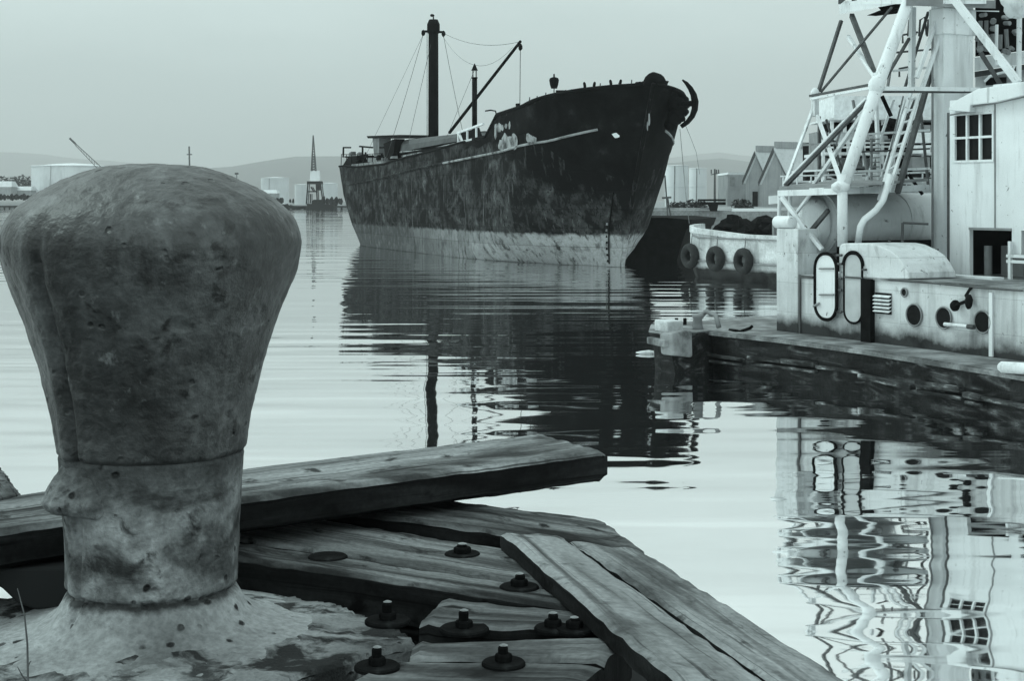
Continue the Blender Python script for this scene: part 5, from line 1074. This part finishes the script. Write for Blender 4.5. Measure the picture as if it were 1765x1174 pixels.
def casting(zlo, zhi, name, m, nseg=300, nring=330):
    pr = [p for p in smooth_prof(nring) if zlo <= p[0] <= zhi]; b = MB(); V = []
    sa = R(180+54)      # seam azimuth: left, towards the viewer
    for z, r in pr:
        r = max(r, .0005)
        for j in range(nseg):
            a = 2*math.pi*j/nseg; d = Vector((math.cos(a), math.sin(a), 0)); p = Vector((r*d.x, r*d.y, z))
            n_ = .003*noise.fractal(p*7+Vector((3, 1, 0)), 1, 2.1, 6) + .0028*noise.fractal(Vector((p.x*30, p.y*30, p.z*16)), 1, 2, 3)
            pit = noise.noise(p*22+Vector((9, 0, 0))); n_ -= .010*max(0, pit-.50)*2
            da = (a-sa-.25*(z-4.1)+math.pi) % (2*math.pi)-math.pi
            sf = min(1, r/.2)**2*min(1, max(0, (4.50-z)/.12)); n_ -= .011*math.exp(-(da/.04)**2)*sf; n_ += .005*math.exp(-((da+.16)/.10)**2)*sf
            sy = z-(H-(776-HY)*K_); n_ -= .004*math.exp(-(sy/.004)**2)*(1 if noise.noise(Vector((a*2, 0, 4))) > -.25 else .2)
            sy = z-(H-(1008-HY)*K_)+.006*noise.noise(Vector((a*3, 1, 0))); n_ -= .012*math.exp(-(sy/.006)**2)*(.5+abs(noise.noise(Vector((a*8, 2, 0)))))
            k = 1 if r > .02 else r/.02; V.append((p.x+d.x*n_*k, p.y+d.y*n_*k, z-ZC+(n_*.6 if z > H else 0)))
    n = nseg; b.add(V, [(i*n+j, (i+1)*n+j, (i+1)*n+(j+1) % n, i*n+(j+1) % n) for i in range(len(pr)-1) for j in range(n)])
    o = b.build(name, m, bo, smooth=True); return o
zj = H-(777-HY)*K_
casting(zj-.0005, 9, 'head', 'bollard', 300, 420); casting(ZC-.05, zj+.004, 'foot', 'bollard_foot', 300, 420)
ang = R(180+40); d = Vector((math.cos(ang), math.sin(ang), 0)); tq = Vector((-d.y, d.x, 0)); bm = bmesh.new()
yz = lambda y: H-(y-HY)*3.02/F-ZC
for r, t, z in ((.12, .018, yz(770)), (.12, -.018, yz(770)), (.172, .024, yz(778)), (.172, -.024, yz(778)), (.215, .028, yz(852)), (.215, -.028, yz(852)), (.234, .026, yz(866)), (.234, -.026, yz(866)), (.225, .024, yz(882)), (.225, -.024, yz(882)), (.18, .10, yz(868)), (.18, -.072, yz(868)), (.17, .09, yz(889)), (.17, -.07, yz(889)), (.12, .10, yz(874)), (.12, -.09, yz(874)), (.12, .09, yz(889)), (.12, -.09, yz(889)), (.17, .075, yz(822)), (.17, -.06, yz(822))):
    bm.verts.new(d*r+tq*t+Vector((0, 0, z)))
bmesh.ops.convex_hull(bm, input=bm.verts); me = bpy.data.meshes.new('lug'); bm.to_mesh(me); bm.free(); me.materials.append(M['bollard_foot']); me.polygons.foreach_set('use_smooth', [True]*len(me.polygons))
lug = bpy.data.objects.new('lug', me); C.objects.link(lug); lug.parent = bo
rmh = lug.modifiers.new('remesh', 'REMESH'); rmh.mode = 'VOXEL'; rmh.voxel_size = .004; rmh.use_smooth_shade = True
smm = lug.modifiers.new('smooth', 'SMOOTH'); smm.iterations = 5; smm.factor = .5
tx = bpy.data.textures.new('cast_noise', 'CLOUDS'); tx.noise_scale = .035; dm_ = lug.modifiers.new('disp', 'DISPLACE'); dm_.texture = tx; dm_.strength = .007; dm_.mid_level = .5
# weed
wd = empty('weed', Z(30, 1150, ZC), 0, 'thin dry weed stem growing at the left edge of the slab', 'weed'); o_ = wd.location; w_ = lambda x, y, Y: P(x, y, Y)-o_
MB().tube([w_(50, 1250, 2.45), w_(48, 1170, 2.5), w_(47, 1110, 2.53), w_(42, 1060, 2.56), w_(30, 1015, 2.6)], [.0022, .002, .0018, .0014, .0008], 5).build('stem', 'leaf2', wd)
MB().tube([w_(49, 1180, 2.5), w_(38, 1165, 2.5), w_(30, 1150, 2.5)], [.0014, .0012, .0006], 5).build('twig', 'leaf2', wd)
MB().tube([w_(48, 1150, 2.5), w_(52, 1142, 2.5), w_(54, 1140, 2.5)], [.001, .001, .0005], 5).build('twig', 'leaf2', wd)

# ------------------------------------------------------------------ sea air
hz = MB(); hz.box(-13800, 13800, -250, 18500, -10, 1500); ho = hz.build('haze', 'black', kind='stuff', recentre=False)
hmz = bpy.data.materials.new('sea_haze'); hmz.use_nodes = True; t = hmz.node_tree; t.nodes.clear()
o = nn('ShaderNodeOutputMaterial', t); v = nn('ShaderNodeVolumePrincipled', t); v.inputs['Color'].default_value = (1, 1, 1, 1); v.inputs['Density'].default_value = .00015; v.inputs['Anisotropy'].default_value = 0
t.links.new(v.outputs[0], o.inputs['Volume']); ho.data.materials.clear(); ho.data.materials.append(hmz)
